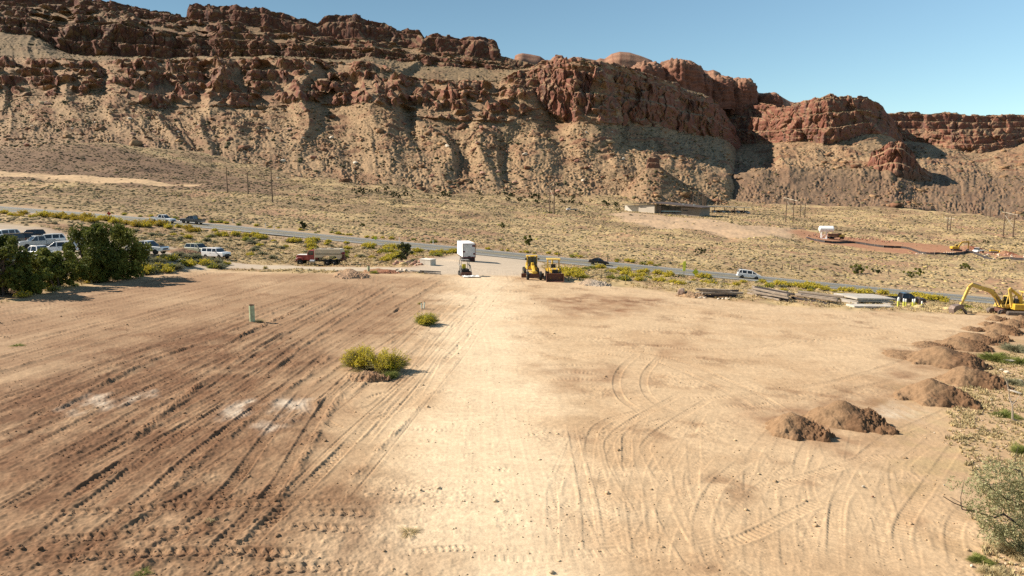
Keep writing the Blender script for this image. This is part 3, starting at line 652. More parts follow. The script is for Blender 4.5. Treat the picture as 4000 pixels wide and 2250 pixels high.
strip('upper_mesa',-1300,2100,[
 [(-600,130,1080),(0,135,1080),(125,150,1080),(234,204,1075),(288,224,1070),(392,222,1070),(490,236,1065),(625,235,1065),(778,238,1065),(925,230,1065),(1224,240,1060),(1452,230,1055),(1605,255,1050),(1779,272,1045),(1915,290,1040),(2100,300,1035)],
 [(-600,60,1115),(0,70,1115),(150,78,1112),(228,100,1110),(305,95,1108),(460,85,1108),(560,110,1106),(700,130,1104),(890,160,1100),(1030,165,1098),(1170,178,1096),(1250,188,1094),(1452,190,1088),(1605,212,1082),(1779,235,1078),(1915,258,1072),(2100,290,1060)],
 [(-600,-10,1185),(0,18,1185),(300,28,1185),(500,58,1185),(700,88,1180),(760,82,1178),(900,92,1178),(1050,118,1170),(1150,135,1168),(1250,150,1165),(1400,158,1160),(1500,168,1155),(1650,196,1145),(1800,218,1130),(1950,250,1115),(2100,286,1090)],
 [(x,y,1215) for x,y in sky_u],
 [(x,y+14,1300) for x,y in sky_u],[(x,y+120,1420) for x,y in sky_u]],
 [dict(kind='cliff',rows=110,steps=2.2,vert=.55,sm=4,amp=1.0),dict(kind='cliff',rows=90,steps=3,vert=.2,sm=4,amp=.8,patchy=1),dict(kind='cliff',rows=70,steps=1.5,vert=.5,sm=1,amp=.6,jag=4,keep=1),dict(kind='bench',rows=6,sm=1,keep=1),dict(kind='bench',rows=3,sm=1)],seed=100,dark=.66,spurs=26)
strip('main_mesa',-1300,2980,[
 [(-600,600,545),(0,606,545),(300,590,548),(600,640,552),(700,664,552),(1000,715,550),(1500,748,560),(2000,775,585),(2600,812,600),(2980,830,610)],
 [(-600,490,690),(0,505,690),(700,540,690),(1500,600,695),(2100,618,705),(2600,650,715),(2980,715,720)],
 [(-600,370,815),(0,375,815),(326,372,815),(435,353,815),(571,425,800),(685,419,800),(870,413,805),(1006,417,810),(1224,398,815),(1300,403,812),(1447,401,808),(1545,438,800),(1637,457,796),(1746,470,793),(1844,474,793),(1990,480,800),(2060,440,822),(2116,418,832),(2170,440,815),(2235,478,800),(2333,486,790),(2420,486,830),(2520,494,870),(2600,502,910),(2700,516,965),(2790,530,1010),(2883,548,1080),(2980,575,1150)],
 [(-600,215,940),(0,222,940),(300,240,925),(540,232,930),(700,231,935),(1000,225,942),(1224,234,940),(1452,238,935),(1545,290,920),(1700,318,910),(1850,322,910),(1950,325,910),(2010,290,885),(2060,262,870),(2120,250,850),(2200,245,835),(2300,247,830),(2361,250,838),(2420,262,862),(2500,285,902),(2600,322,950),(2654,333,980),(2665,352,990),(2763,377,1040),(2779,384,1048),(2828,439,1080),(2866,494,1110),(2895,545,1130),(2980,580,1170)],
 [(-600,118,1090),(0,122,1090),(125,140,1088),(234,192,1082),(288,212,1078),(490,224,1074),(778,224,1072),(925,217,1072),(1224,227,1068),(1452,217,1062),(1605,242,1055),(1779,259,1052),(1915,276,1046),(2018,276,1020),(2060,258,980),(2120,244,960),(2300,240,960),(2420,256,970),(2600,318,1030),(2763,373,1110),(2883,538,1160),(2980,580,1200)],
 [(-600,150,1150),(0,160,1150),(1200,260,1140),(2018,310,1120),(2300,275,1080),(2600,350,1150),(2880,575,1230),(2980,620,1260)]],
 [dict(kind='talus',rows=110,sag=6,sm=8),dict(kind='talus',rows=110,sag=4,sm=6),dict(kind='cliff',rows=210,steps=4.3,vert=.3,sm=4,amp=1.0,jag=1.5,patchy=1),dict(kind='bench',rows=50,sm=4),dict(kind='bench',rows=4,sm=4)],seed=200,spurs=34,sink=60,sinkw=150,
 brown=lambda xs,G:.5*sstep(1300,500,xs)[None]*sstep(95,25,G[:,:,2]))
# the prow gets its own taller, column-cut wall
prow_t=[(2020,300),(2040,285),(2070,262),(2100,250),(2121,240),(2159,234),(2176,226),(2208,240),(2225,234),(2257,230),(2301,240),(2344,236),(2361,240),(2420,255),(2470,268),(2520,285),(2575,305),(2600,318),(2645,324),(2654,333),(2662,352),(2710,362),(2763,374),(2779,382),(2800,405),(2828,439),(2850,470),(2866,494),(2885,540),(2920,585)]
pd=[(2020,858),(2100,842),(2170,820),(2235,803),(2333,794),(2420,832),(2520,872),(2600,912),(2700,968),(2790,1012),(2885,1082),(2920,1110)]
pb=[(2020,445),(2060,430),(2110,425),(2170,452),(2235,486),(2290,492),(2345,494),(2420,492),(2520,500),(2600,510),(2700,524),(2790,540),(2885,560),(2920,600)]
_dep=lambda x,o:float(np.interp(x,*np.array(pd).T)+o)
strip('prow_cliff',2025,2915,[[(x,y+40,_dep(x,2)) for x,y in pb],[(x,y,_dep(x,0)) for x,y in pb],[(x,float(np.interp(x,*np.array(prow_t).T))*.8+float(np.interp(x,*np.array(pb).T))*.2,_dep(x,22)) for x in range(2020,2921,20)],[(x,y,_dep(x,60)) for x,y in prow_t],[(x,y+6,_dep(x,130)) for x,y in prow_t],[(x,y+60,_dep(x,190)) for x,y in prow_t]],
 [dict(kind='talus',rows=14,sm=4),dict(kind='cliff',rows=140,steps=1.6,vert=1.0,sm=3,amp=1.0),dict(kind='cliff',rows=60,steps=2.3,vert=.5,sm=2,amp=.9,jag=5,keep=1),dict(kind='bench',rows=20,sm=2),dict(kind='bench',rows=4,sm=2)],seed=300,step=2.6)
sky_d=[(1940,300),(1985,262),(2007,247),(2012,222),(2025,216),(2040,213),(2075,218),(2110,226),(2130,240),(2150,240),(2159,230),(2176,220),(2197,222),(2208,239),(2235,230),(2257,228),(2301,236),(2328,240),(2344,233),(2361,236),(2375,226),(2388,217),(2420,208),(2459,211),(2497,222),(2545,240),(2560,258),(2572,262),(2590,258),(2605,243),(2622,240),(2655,235),(2692,241),(2709,260),(2722,281),(2741,276),(2763,282),(2785,277),(2812,289),(2828,320),(2846,322),(2861,311),(2883,305),(2910,317),(2937,333),(2953,352),(2962,366),(2992,368),(3024,363),(3051,380),(3084,399),(3130,412),(3200,430)]
dip=smooth1(np.interp(np.arange(1900,3260,2),*np.array(sky_d,float).T),14); dipf=lambda x:float(np.interp(x,np.arange(1900,3260,2),dip))
_ds=lambda x,y:1290+2.2*max(-12,min(30,(y-dipf(x))))
xs_d=sorted(set([q[0] for q in sky_d]+list(range(1940,3201,8))))
sd=np.array(sky_d,float); yd=lambda x:float(np.interp(x,sd[:,0],sd[:,1]))
strip('slickrock_domes',1950,3190,[[(x,yd(x)+190,1230) for x in xs_d],[(x,yd(x)+95,_ds(x,yd(x))-30) for x in xs_d],[(x,yd(x),_ds(x,yd(x))+60) for x in xs_d],[(x,yd(x)+12,_ds(x,yd(x))+150) for x in xs_d]],
 [dict(kind='cliff',rows=40,steps=3,vert=.2,sm=3,amp=.5),dict(kind='dome',rows=80,sm=2,keep=1),dict(kind='bench',rows=6,sm=1,keep=1)],seed=400,step=2.4)
# low front domes, each standing before the skyline
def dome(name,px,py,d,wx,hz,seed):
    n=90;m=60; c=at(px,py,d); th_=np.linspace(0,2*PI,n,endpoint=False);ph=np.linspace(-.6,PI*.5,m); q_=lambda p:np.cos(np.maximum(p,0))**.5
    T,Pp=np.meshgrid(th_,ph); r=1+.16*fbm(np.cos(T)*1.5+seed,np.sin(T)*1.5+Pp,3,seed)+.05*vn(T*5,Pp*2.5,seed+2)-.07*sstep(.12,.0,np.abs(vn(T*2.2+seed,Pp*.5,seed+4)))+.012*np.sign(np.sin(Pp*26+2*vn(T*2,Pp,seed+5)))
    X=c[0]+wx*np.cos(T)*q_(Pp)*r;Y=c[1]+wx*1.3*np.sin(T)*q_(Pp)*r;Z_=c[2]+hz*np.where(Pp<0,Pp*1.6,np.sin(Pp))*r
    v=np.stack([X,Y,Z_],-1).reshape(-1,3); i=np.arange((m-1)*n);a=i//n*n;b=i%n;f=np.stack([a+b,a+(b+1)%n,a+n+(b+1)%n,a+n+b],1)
    st=sstep(.1,.5,vn(T*6,Pp*1.2,seed)); wl=sstep(1.0,.55,Pp+.3*vn(T*4,Pp,seed+6))[...,None]; col=(SLICK*(1-wl)+CL2*.8*wl)*(1+.14*np.sin(Pp*50+3*vn(T*3,Pp,seed+7)))[...,None]; col=col*(1-.4*st[...,None])+CL*.4*st[...,None]  # light tops, darker walls: sun and shade put into colour, plus varnish streaks
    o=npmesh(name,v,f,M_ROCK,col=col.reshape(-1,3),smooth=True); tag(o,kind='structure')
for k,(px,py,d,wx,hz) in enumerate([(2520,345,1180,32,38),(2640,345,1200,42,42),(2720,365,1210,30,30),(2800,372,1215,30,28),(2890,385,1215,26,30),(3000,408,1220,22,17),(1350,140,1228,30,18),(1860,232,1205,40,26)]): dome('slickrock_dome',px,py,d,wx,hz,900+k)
sky_r=[(2700,398),(2820,400),(2950,404),(3040,416),(3084,415),(3105,406),(3128,404),(3144,393),(3160,391),(3176,388),(3209,379),(3230,372),(3247,370),(3258,372),(3269,379),(3300,376),(3323,377),(3350,378),(3383,385),(3416,396),(3435,406),(3448,415),(3457,434),(3475,450),(3497,486),(3540,545),(3700,560)]
rd_=[(2700,1290),(2820,1250),(2950,1200),(3040,1150),(3144,1090),(3247,1070),(3323,1080),(3416,1100),(3457,1140),(3497,1190),(3540,1240),(3700,1290)]
_rd=lambda x,o:float(np.interp(x,*np.array(rd_).T)+o)
strip('east_mesa',2640,3720,[
 [(2640,815,620),(2900,830,620),(3100,835,625),(3400,830,630),(3720,840,630)],
 [(2640,700,760),(2900,690,765),(3000,662,775),(3200,668,790),(3400,672,800),(3720,690,800)],
 [(2640,560,1230),(2750,562,1200),(2900,562,1120),(2975,562,1080),(3070,556,1040),(3140,552,1020),(3190,560,1000),(3240,566,990),(3310,546,1000),(3370,528,1010),(3420,520,1025),(3470,530,1050),(3505,546,1080),(3560,560,1130),(3720,590,1200)],
 [(x,y,_rd(x,0)) for x,y in sky_r],[(x,y+8,_rd(x,90)) for x,y in sky_r],[(x,y+90,_rd(x,220)) for x,y in sky_r]],
 [dict(kind='talus',rows=60,sag=4,sm=8),dict(kind='talus',rows=120,sag=12,sm=6),dict(kind='cliff',rows=170,steps=3.2,vert=.55,sm=3,amp=.8,jag=4),dict(kind='bench',rows=8,sm=1,keep=1),dict(kind='bench',rows=3,sm=1,keep=1)],seed=500,sink=70,sinkw=240,
 brown=lambda xs,G:.75*sstep(48,22,G[:,:,2])+0*xs[None])
sky_f=[(3380,447),(3450,444),(3497,442),(3552,439),(3580,438),(3606,446),(3644,445),(3688,438),(3720,440),(3745,444),(3769,447),(3851,450),(3933,447),(4000,450),(4300,456),(4700,462),(5100,450),(5600,470)]
strip('far_rim',3380,5600,[
 [(3380,845,630),(3700,850,620),(4000,865,615),(4700,885,615),(5600,900,600)],
 [(3380,650,950),(3600,675,880),(3800,700,850),(4000,710,830),(4700,710,830)],
 [(3380,545,1240),(3606,556,1210),(3700,580,1170),(3770,596,1150),(3850,598,1145),(3960,574,1160),(4000,556,1180),(4200,540,1220),(4700,530,1240),(5600,540,1240)],
 [(3380,500,1290),(3606,505,1280),(3770,510,1275),(3850,505,1275),(4000,500,1280),(4700,495,1290),(5600,505,1290)],
 [(x,y,1340) for x,y in sky_f],[(x,y+5,1440) for x,y in sky_f],[(x,y+80,1550) for x,y in sky_f]],
 [dict(kind='talus',rows=60,sag=3,sm=8),dict(kind='talus',rows=90,sag=6,sm=6),dict(kind='cliff',rows=90,steps=3,vert=.3,sm=3,amp=.8),dict(kind='cliff',rows=70,steps=2.2,vert=.5,sm=1,amp=.6,jag=3,keep=1),dict(kind='bench',rows=5,sm=1),dict(kind='bench',rows=3,sm=1)],seed=600,
 brown=lambda xs,G:.7*sstep(48,20,G[:,:,2])+0*xs[None])
kt=[(3300,712),(3340,702),(3370,684),(3378,672),(3385,640),(3395,612),(3405,592),(3425,585),(3440,580),(3458,566),(3470,556),(3500,554),(3525,559),(3540,570),(3552,581),(3575,615),(3596,651),(3620,672),(3639,684),(3665,712),(3690,735),(3720,752),(3760,775)]
kb=[(3300,716),(3370,700),(3430,690),(3503,692),(3570,706),(3634,712),(3690,738),(3760,778)]
kd=[(3300,870),(3370,835),(3440,800),(3503,790),(3570,795),(3634,815),(3690,860),(3760,920)]
_kd=lambda x,o:float(np.interp(x,*np.array(kd).T)+o)
strip('knob_butte',3300,3755,[[(3300,800,640),(3500,812,628),(3755,822,640)],[(x,y,_kd(x,0)) for x,y in kb],[(x,y,_kd(x,26)) for x,y in kt],[(x,y+5,_kd(x,60)) for x,y in kt],[(x,y+70,_kd(x,100)) for x,y in kt]],
 [dict(kind='talus',rows=80,sag=3,sm=6),dict(kind='cliff',rows=110,steps=2.4,vert=.7,sm=2,amp=.7,jag=3,keep=1),dict(kind='bench',rows=8,sm=1),dict(kind='bench',rows=4,sm=1)],seed=700,step=2.4,bigamp=.45,spurs=4,sink=40,
 brown=lambda xs,G:.8*sstep(45,18,G[:,:,2])+0*xs[None])
nt_=[(2330,790),(2390,765),(2450,728),(2500,678),(2524,655),(2528,628),(2536,612),(2550,616),(2562,613),(2574,622),(2578,650),(2620,682),(2680,720),(2760,755),(2840,790)]
strip('red_knoll',2330,2840,[[(2330,815,590),(2500,822,585),(2840,838,590)],[(x,max(y,652)+4,640) for x,y in nt_],[(x,y,648) for x,y in nt_],[(x,y+6,670) for x,y in nt_],[(x,y+80,720) for x,y in nt_]],
 [dict(kind='talus',rows=70,sag=2,sm=5),dict(kind='cliff',rows=40,steps=2,vert=.5,sm=1,amp=.22,keep=1),dict(kind='bench',rows=6,sm=1),dict(kind='bench',rows=4,sm=1)],seed=800,step=2.4,bigamp=.12,fine=.6,spurs=0,sink=25,
 brown=lambda xs,G:.25+0*G[:,:,0])
# ================================================================== vehicles
GL=glassm('tinted_glass',(.012,.014,.016)); GLL=glassm('window_glass',(.03,.045,.05),.05)
TYRE=mat('tyre_rubber',(.022,.021,.02),.85,0,.25,8); BLK=mat('black_plastic',(.018,.018,.018),.55); CHASSIS=mat('chassis_black',(.02,.018,.017),.8,0,.3,4)
STEEL=mat('wheel_steel',(.38,.37,.36),.35,.8,.2,6); RIMW=mat('white_steel_wheel',(.55,.52,.47),.6,0,.2,5); CHROME=mat('bright_metal',(.6,.6,.6),.22,1)
LAMP=mat('lamp_lens',(.75,.75,.72),.15); TAIL=mat('tail_lens',(.35,.02,.015),.25); AMB=mat('amber_lens',(.5,.18,.02),.3)
PAINT=lambda n,c,co=.6:mat(n,c,.35,0,.05,2,spec=.5,coat=co)
WHITEP=PAINT('white_paint',(.78,.78,.77)); GREYP=PAINT('dark_grey_paint',(.075,.08,.085)); BLACKP=PAINT('black_paint',(.012,.012,.014)); SILV=PAINT('silver_paint',(.40,.41,.40)); GREENP=PAINT('dark_green_paint',(.015,.025,.022)); NAVY=PAINT('dark_navy_paint',(.016,.02,.03)); OLIVP=PAINT('pale_olive_paint',(.30,.31,.22))
CATY=mat('machine_yellow',(.62,.40,.035),.5,0,.2,3,c2=(.42,.24,.03)); CATY2=mat('faded_machine_yellow',(.60,.42,.08),.6,0,.25,2.5,c2=(.40,.25,.07)); RUSTM=mat('rusty_steel',(.13,.055,.035),.8,0,.35,5,.3); STEELD=mat('worn_dark_steel',(.16,.13,.11),.55,.4,.3,5)
def wheel(par,x,y,r,w,rimm=STEEL,name='wheel',hub=.58):
    t=MB(); s=1 if y>0 else -1
    t.lathe((x,y-w/2,r),(0,1,0),[(0,r*.6),(0,r*.92),(w*.12,r),(w*.88,r),(w,r*.92),(w,r*.6)],20)
    o=t.build(name,TYRE,par,smooth=True)
    q=MB(); q.lathe((x,y+s*(w/2-.035),r),(0,s,0),[(0,r*hub),(.03,r*hub),(.035,r*hub*.86),(.0,r*hub*.7),(.01,r*.2),(.05,r*.16),(.05,.01)],16)
    q.build('rim',rimm,o,smooth=True); return o
def outline(L0,L1,zb,arches,top):
    """side outline: underside with wheel arches from rear L0 to front L1, then the given top line from front to rear"""
    p=[(L0,zb)]
    for ax,ar in sorted(arches):
        cz=.0; a0=math.asin(min(1,zb/ar)) 
        for k in range(9):
            t=PI-a0-(PI-2*a0)*k/8; p.append((ax+ar*math.cos(t),ar*math.sin(t)))
    p.append((L1,zb)); return p+top
CARS={ # length half, width, wheelbase front/rear x, wheel r, top line front->rear, greenhouse (front base, front top, rear top, rear base), belt z, roof z
 'pickup':dict(L=(-2.95,2.95),W=2.0,wx=(-1.8,1.9),r=.43,top=[(2.95,.95),(2.8,1.15),(1.2,1.25),(-.95,1.25),(-.95,.7),(-2.95,.7)],gh=[(1.25,1.24),(.5,1.93),(-.72,1.95),(-.92,1.24)],bp=[.22],bed=(-2.95,-.98,1.25)),
 'suv':dict(L=(-2.5,2.5),W=1.95,wx=(-1.45,1.5),r=.4,top=[(2.5,.9),(2.35,1.08),(1.15,1.16),(-2.42,1.2),(-2.5,.8)],gh=[(1.2,1.15),(.45,1.8),(-2.05,1.82),(-2.42,1.18)],bp=[.2,-.85]),
 'minivan':dict(L=(-2.59,2.59),W=2.0,wx=(-1.55,1.55),r=.36,top=[(2.59,.65),(2.45,.9),(1.75,1.06),(-2.5,1.15),(-2.59,.7)],gh=[(1.85,1.04),(.55,1.72),(-2.1,1.78),(-2.5,1.13)],bp=[.6,-.55,-1.6]),
 'sedan':dict(L=(-2.3,2.3),W=1.8,wx=(-1.35,1.4),r=.33,top=[(2.3,.62),(2.15,.8),(1.0,.95),(-1.55,1.02),(-2.25,1.0),(-2.3,.6)],gh=[(1.1,.93),(.3,1.42),(-.75,1.44),(-1.65,1.0)],bp=[-.1]),
 'boxy':dict(L=(-2.37,2.37),W=2.0,wx=(-1.4,1.5),r=.44,top=[(2.37,.95),(2.3,1.2),(.95,1.3),(-2.3,1.32),(-2.37,.9)],gh=[(.95,1.29),(.72,1.84),(-2.22,1.86),(-2.3,1.3)],bp=[-.05,-1.15]),
}
def car(name,loc,rz,kind,paint,label,cat,group=None,pitch=0,rimm=STEEL,roofm=None,hoodm=None,cap=False,pole=None):
    k=CARS[kind]; e=empty(name,loc,rz,label,cat,group); e.rotation_euler=(0,pitch,rz)
    L0,L1=k['L'];hw=k['W']/2; zb=.38 if kind in('sedan','minivan') else .5
    MB().prism(outline(L0+.06,L1-.06,zb,[(x,k['r']*1.18) for x in k['wx']],[(min(max(x,L0+.03),L1-.03),z) for x,z in k['top']]),-hw,hw).build('body',paint,e,bevel=.06)
    g=k['gh']; zr=g[1][1];zbelt=g[0][1]; ins=lambda z:.03+max(0,(z-zbelt))/(zr-zbelt)*.2
    MB().prism(g,-hw,hw,inset=ins).build('windows',GL,e)
    fr=MB(); yi=lambda z:hw-ins(z)
    for s in(1,-1):
        for a,b,wd in((g[0],g[1],.09),(g[3],g[2],.16)): fr.beam((a[0],s*yi(a[1]),a[1]),(b[0],s*yi(b[1]),b[1]),wd,.05,side=(1,0,0))
        for bx in k['bp']: fr.beam((bx,s*yi(zbelt),zbelt),(bx-.04,s*yi(zr),zr),.12,.04,side=(1,0,0))
    rf=fr; a,b=g[2],g[1]; y=yi(zr)
    rf.prism([(a[0]-.05,a[1]-.03),(b[0]+.05,b[1]-.03),(b[0]-.05,b[1]+.05),((a[0]+b[0])/2,max(a[1],b[1])+.08),(a[0]+.05,a[1]+.05)],-y-.02,y+.02).build('roof',roofm or paint,e,bevel=.03)
    for x in k['wx']:
        for s in(1,-1): wheel(e,x,s*(hw-.12),k['r'],.25,rimm)
    zt=k['top'][0][1]
    for s in(1,-1):
        MB().box((L1-.12,s*(hw-.38)-.2,zt-.16),(L1+.005,s*(hw-.38)+.2,zt+.02)).build('headlight',LAMP,e,bevel=.02)
        zz=k['top'][-1][1] if kind!='pickup' else 1.0
        MB().box((L0-.005,s*(hw-.12)-.1,zz-.02),(L0+.1,s*(hw-.12)+.105,zz+.24)).build('tail_light',TAIL,e)
        MB().box((g[0][0]-.35,s*(hw+.12)-.1,zbelt+.02),(g[0][0]-.2,s*(hw+.12)+.1,zbelt+.2)).build('mirror',BLK if kind!='minivan' else paint,e,bevel=.02)
    MB().box((L1-.05,-hw+.42,zt-.3),(L1+.012,hw-.42,zt-.03)).build('grille',BLK,e)
    for nm,x0,x1 in(('front_bumper',L1-.15,L1+.08),('rear_bumper',L0-.1,L0+.12)):
        MB().box((x0,-hw+.03,zb-.02),(x1,hw-.03,zb+.22)).build(nm,CHROME if kind=='pickup' else (BLK if kind=='boxy' else paint),e,bevel=.04)
    for s in(1,-1):
        for bx in k['bp'][:1]: MB().box((bx-.42,s*(hw+.01)-.015,zbelt-.2),(bx-.25,s*(hw+.01)+.015,zbelt-.15)).build('door_handle',BLK,e)
    if hoodm: MB().prism([(g[0][0]+.1,zbelt+.015),(L1-.2,k['top'][1][1]+.015),(L1-.2,k['top'][1][1]+.03),(g[0][0]+.1,zbelt+.04)],-hw+.12,hw-.12).build('hood',hoodm,e)
    if 'bed' in k:
        b0,b1,bz=k['bed']; m=MB()
        for s in(1,-1):
            m.prism(outline(b0,b1,.5,[(k['wx'][0],k['r']*1.18)],[(b1,bz),(b0,bz)]),s*hw-(.09 if s>0 else 0),s*hw+(0 if s>0 else .09))
        m.box((b0-.01,-hw+.09,.52),(b0+.08,hw-.09,bz)); m.box((b1-.06,-hw+.09,.52),(b1-.002,hw-.09,bz))
        m.build('cargo_bed',paint,e); MB().box((b0+.08,-hw+.09,.72),(b1-.06,hw-.09,.76)).build('bed_liner',BLK,e)
    return e
rd_dir=lambda px:(lambda a,b:math.atan2(b[1]-a[1],b[0]-a[0]))(*[np.array([np.interp(q,[r[0] for r in road_px],road_c[:,i]) for i in range(3)]) for q in(px-200,px+200)])
def rd_slope(px):
    a,b=[np.array([np.interp(q,[r[0] for r in road_px],road_c[:,i]) for i in range(3)]) for q in(px-200,px+200)]
    return math.atan2(a[2]-b[2],math.hypot(*(b-a)[:2]))
def onroad(px,o):
    """point on the highway at lateral offset o from its centre"""
    c=np.array([np.interp(px,[r[0] for r in road_px],road_c[:,i]) for i in range(3)]); h=float(half_th(px))
    pyc=np.interp(px,[r[0] for r in road_px],[r[1] for r in road_px]); d=c[1]
    f=at(px,pyc-h,d+RW);n=at(px,pyc+h,d-RW); u=(o+RW)/(2*RW); q=n*(1-u)+f*u; q[2]+=.03; return q
car('pickup_truck',onroad(638,-1.9),rd_dir(638),'pickup',WHITEP,'white crew cab pickup truck driving downhill on the highway, beside an oncoming grey pickup','pickup truck',pitch=rd_slope(638),rimm=BLK)
car('pickup_truck',onroad(752,1.6),rd_dir(752)+PI,'pickup',GREYP,'dark grey pickup truck driving uphill on the highway, meeting a white pickup','pickup truck',pitch=-rd_slope(752))
car('sedan',onroad(2338,-1.6),rd_dir(2338),'sedan',BLACKP,'small black sedan alone on the highway behind the yellow loaders','car',pitch=rd_slope(2338))
car('minivan',onroad(2924,-1.0),rd_dir(2924),'minivan',WHITEP,'white minivan with dark windows driving down the highway','car',pitch=rd_slope(2924))
def gh(x,y): return float(groundz(np.array([float(x)]),np.array([float(y)]))[0][0])
def sit(px,py,dz=0): q=gp(px,py); return (q[0],q[1],gh(q[0],q[1])+dz)
# parked on the left
car('parked_pickup',sit(578,992),R(-9),'pickup',WHITEP,'white pickup truck with a black hood, parked just right of the big green trees','pickup truck',roofm=WHITEP,hoodm=BLACKP,rimm=BLK)
car('off_road_vehicle',sit(845,1010),R(-20),'boxy',WHITEP,'boxy white off-road vehicle parked on the dirt track above the shrubs','car')
car('parked_car',sit(775,990),R(-24),'suv',OLIVP,'pale olive car mostly hidden behind the boxy white vehicle','car')
car('parked_pickup',sit(150,1012),R(165),'pickup',WHITEP,'white pickup truck parked side-on behind the leafy trees, nose to the left','pickup truck')
car('parked_pickup',sit(150,968),R(232),'pickup',SILV,'silver pickup truck with a dark grille, facing the camera in the car park','pickup truck',rimm=BLK)
car('parked_suv',sit(75,953),R(212),'suv',BLACKP,'black sport utility vehicle parked beside the dark green one','car')
car('parked_suv',sit(28,957),R(236),'suv',GREENP,'dark green sport utility vehicle facing the camera in the car park','car')
car('parked_car',sit(118,937),R(212),'suv',NAVY,'dark car in the back row of the car park, roofline only','car')
car('parked_van',sit(14,935),R(240),'minivan',WHITEP,'white car with a dark windscreen at the far left back of the car park','car')
car('parked_van',sit(190,955),R(215),'minivan',WHITEP,'white van standing behind the silver pickup','car')
car('parked_car',sit(232,990),R(205),'suv',WHITEP,'white car half hidden by the top of the nearest green tree','car')
car('parked_suv',sit(292,975),R(210),'suv',SILV,'grey car glimpsed through the crown of the big tree','car')
car('parked_pickup',sit(90,1040),R(205),'pickup',WHITEP,'white pickup truck seen from behind between the left tree crowns','pickup truck')
car('parked_pickup',sit(55,1050),R(85),'pickup',GREYP,'dark grey pickup truck deep in the shade of the leftmost tree','pickup truck')
# right: navy pickup behind the bollards
car('parked_pickup',sit(3536,1189),R(-6),'pickup',NAVY,'dark navy pickup truck parked behind the white and yellow posts','pickup truck')
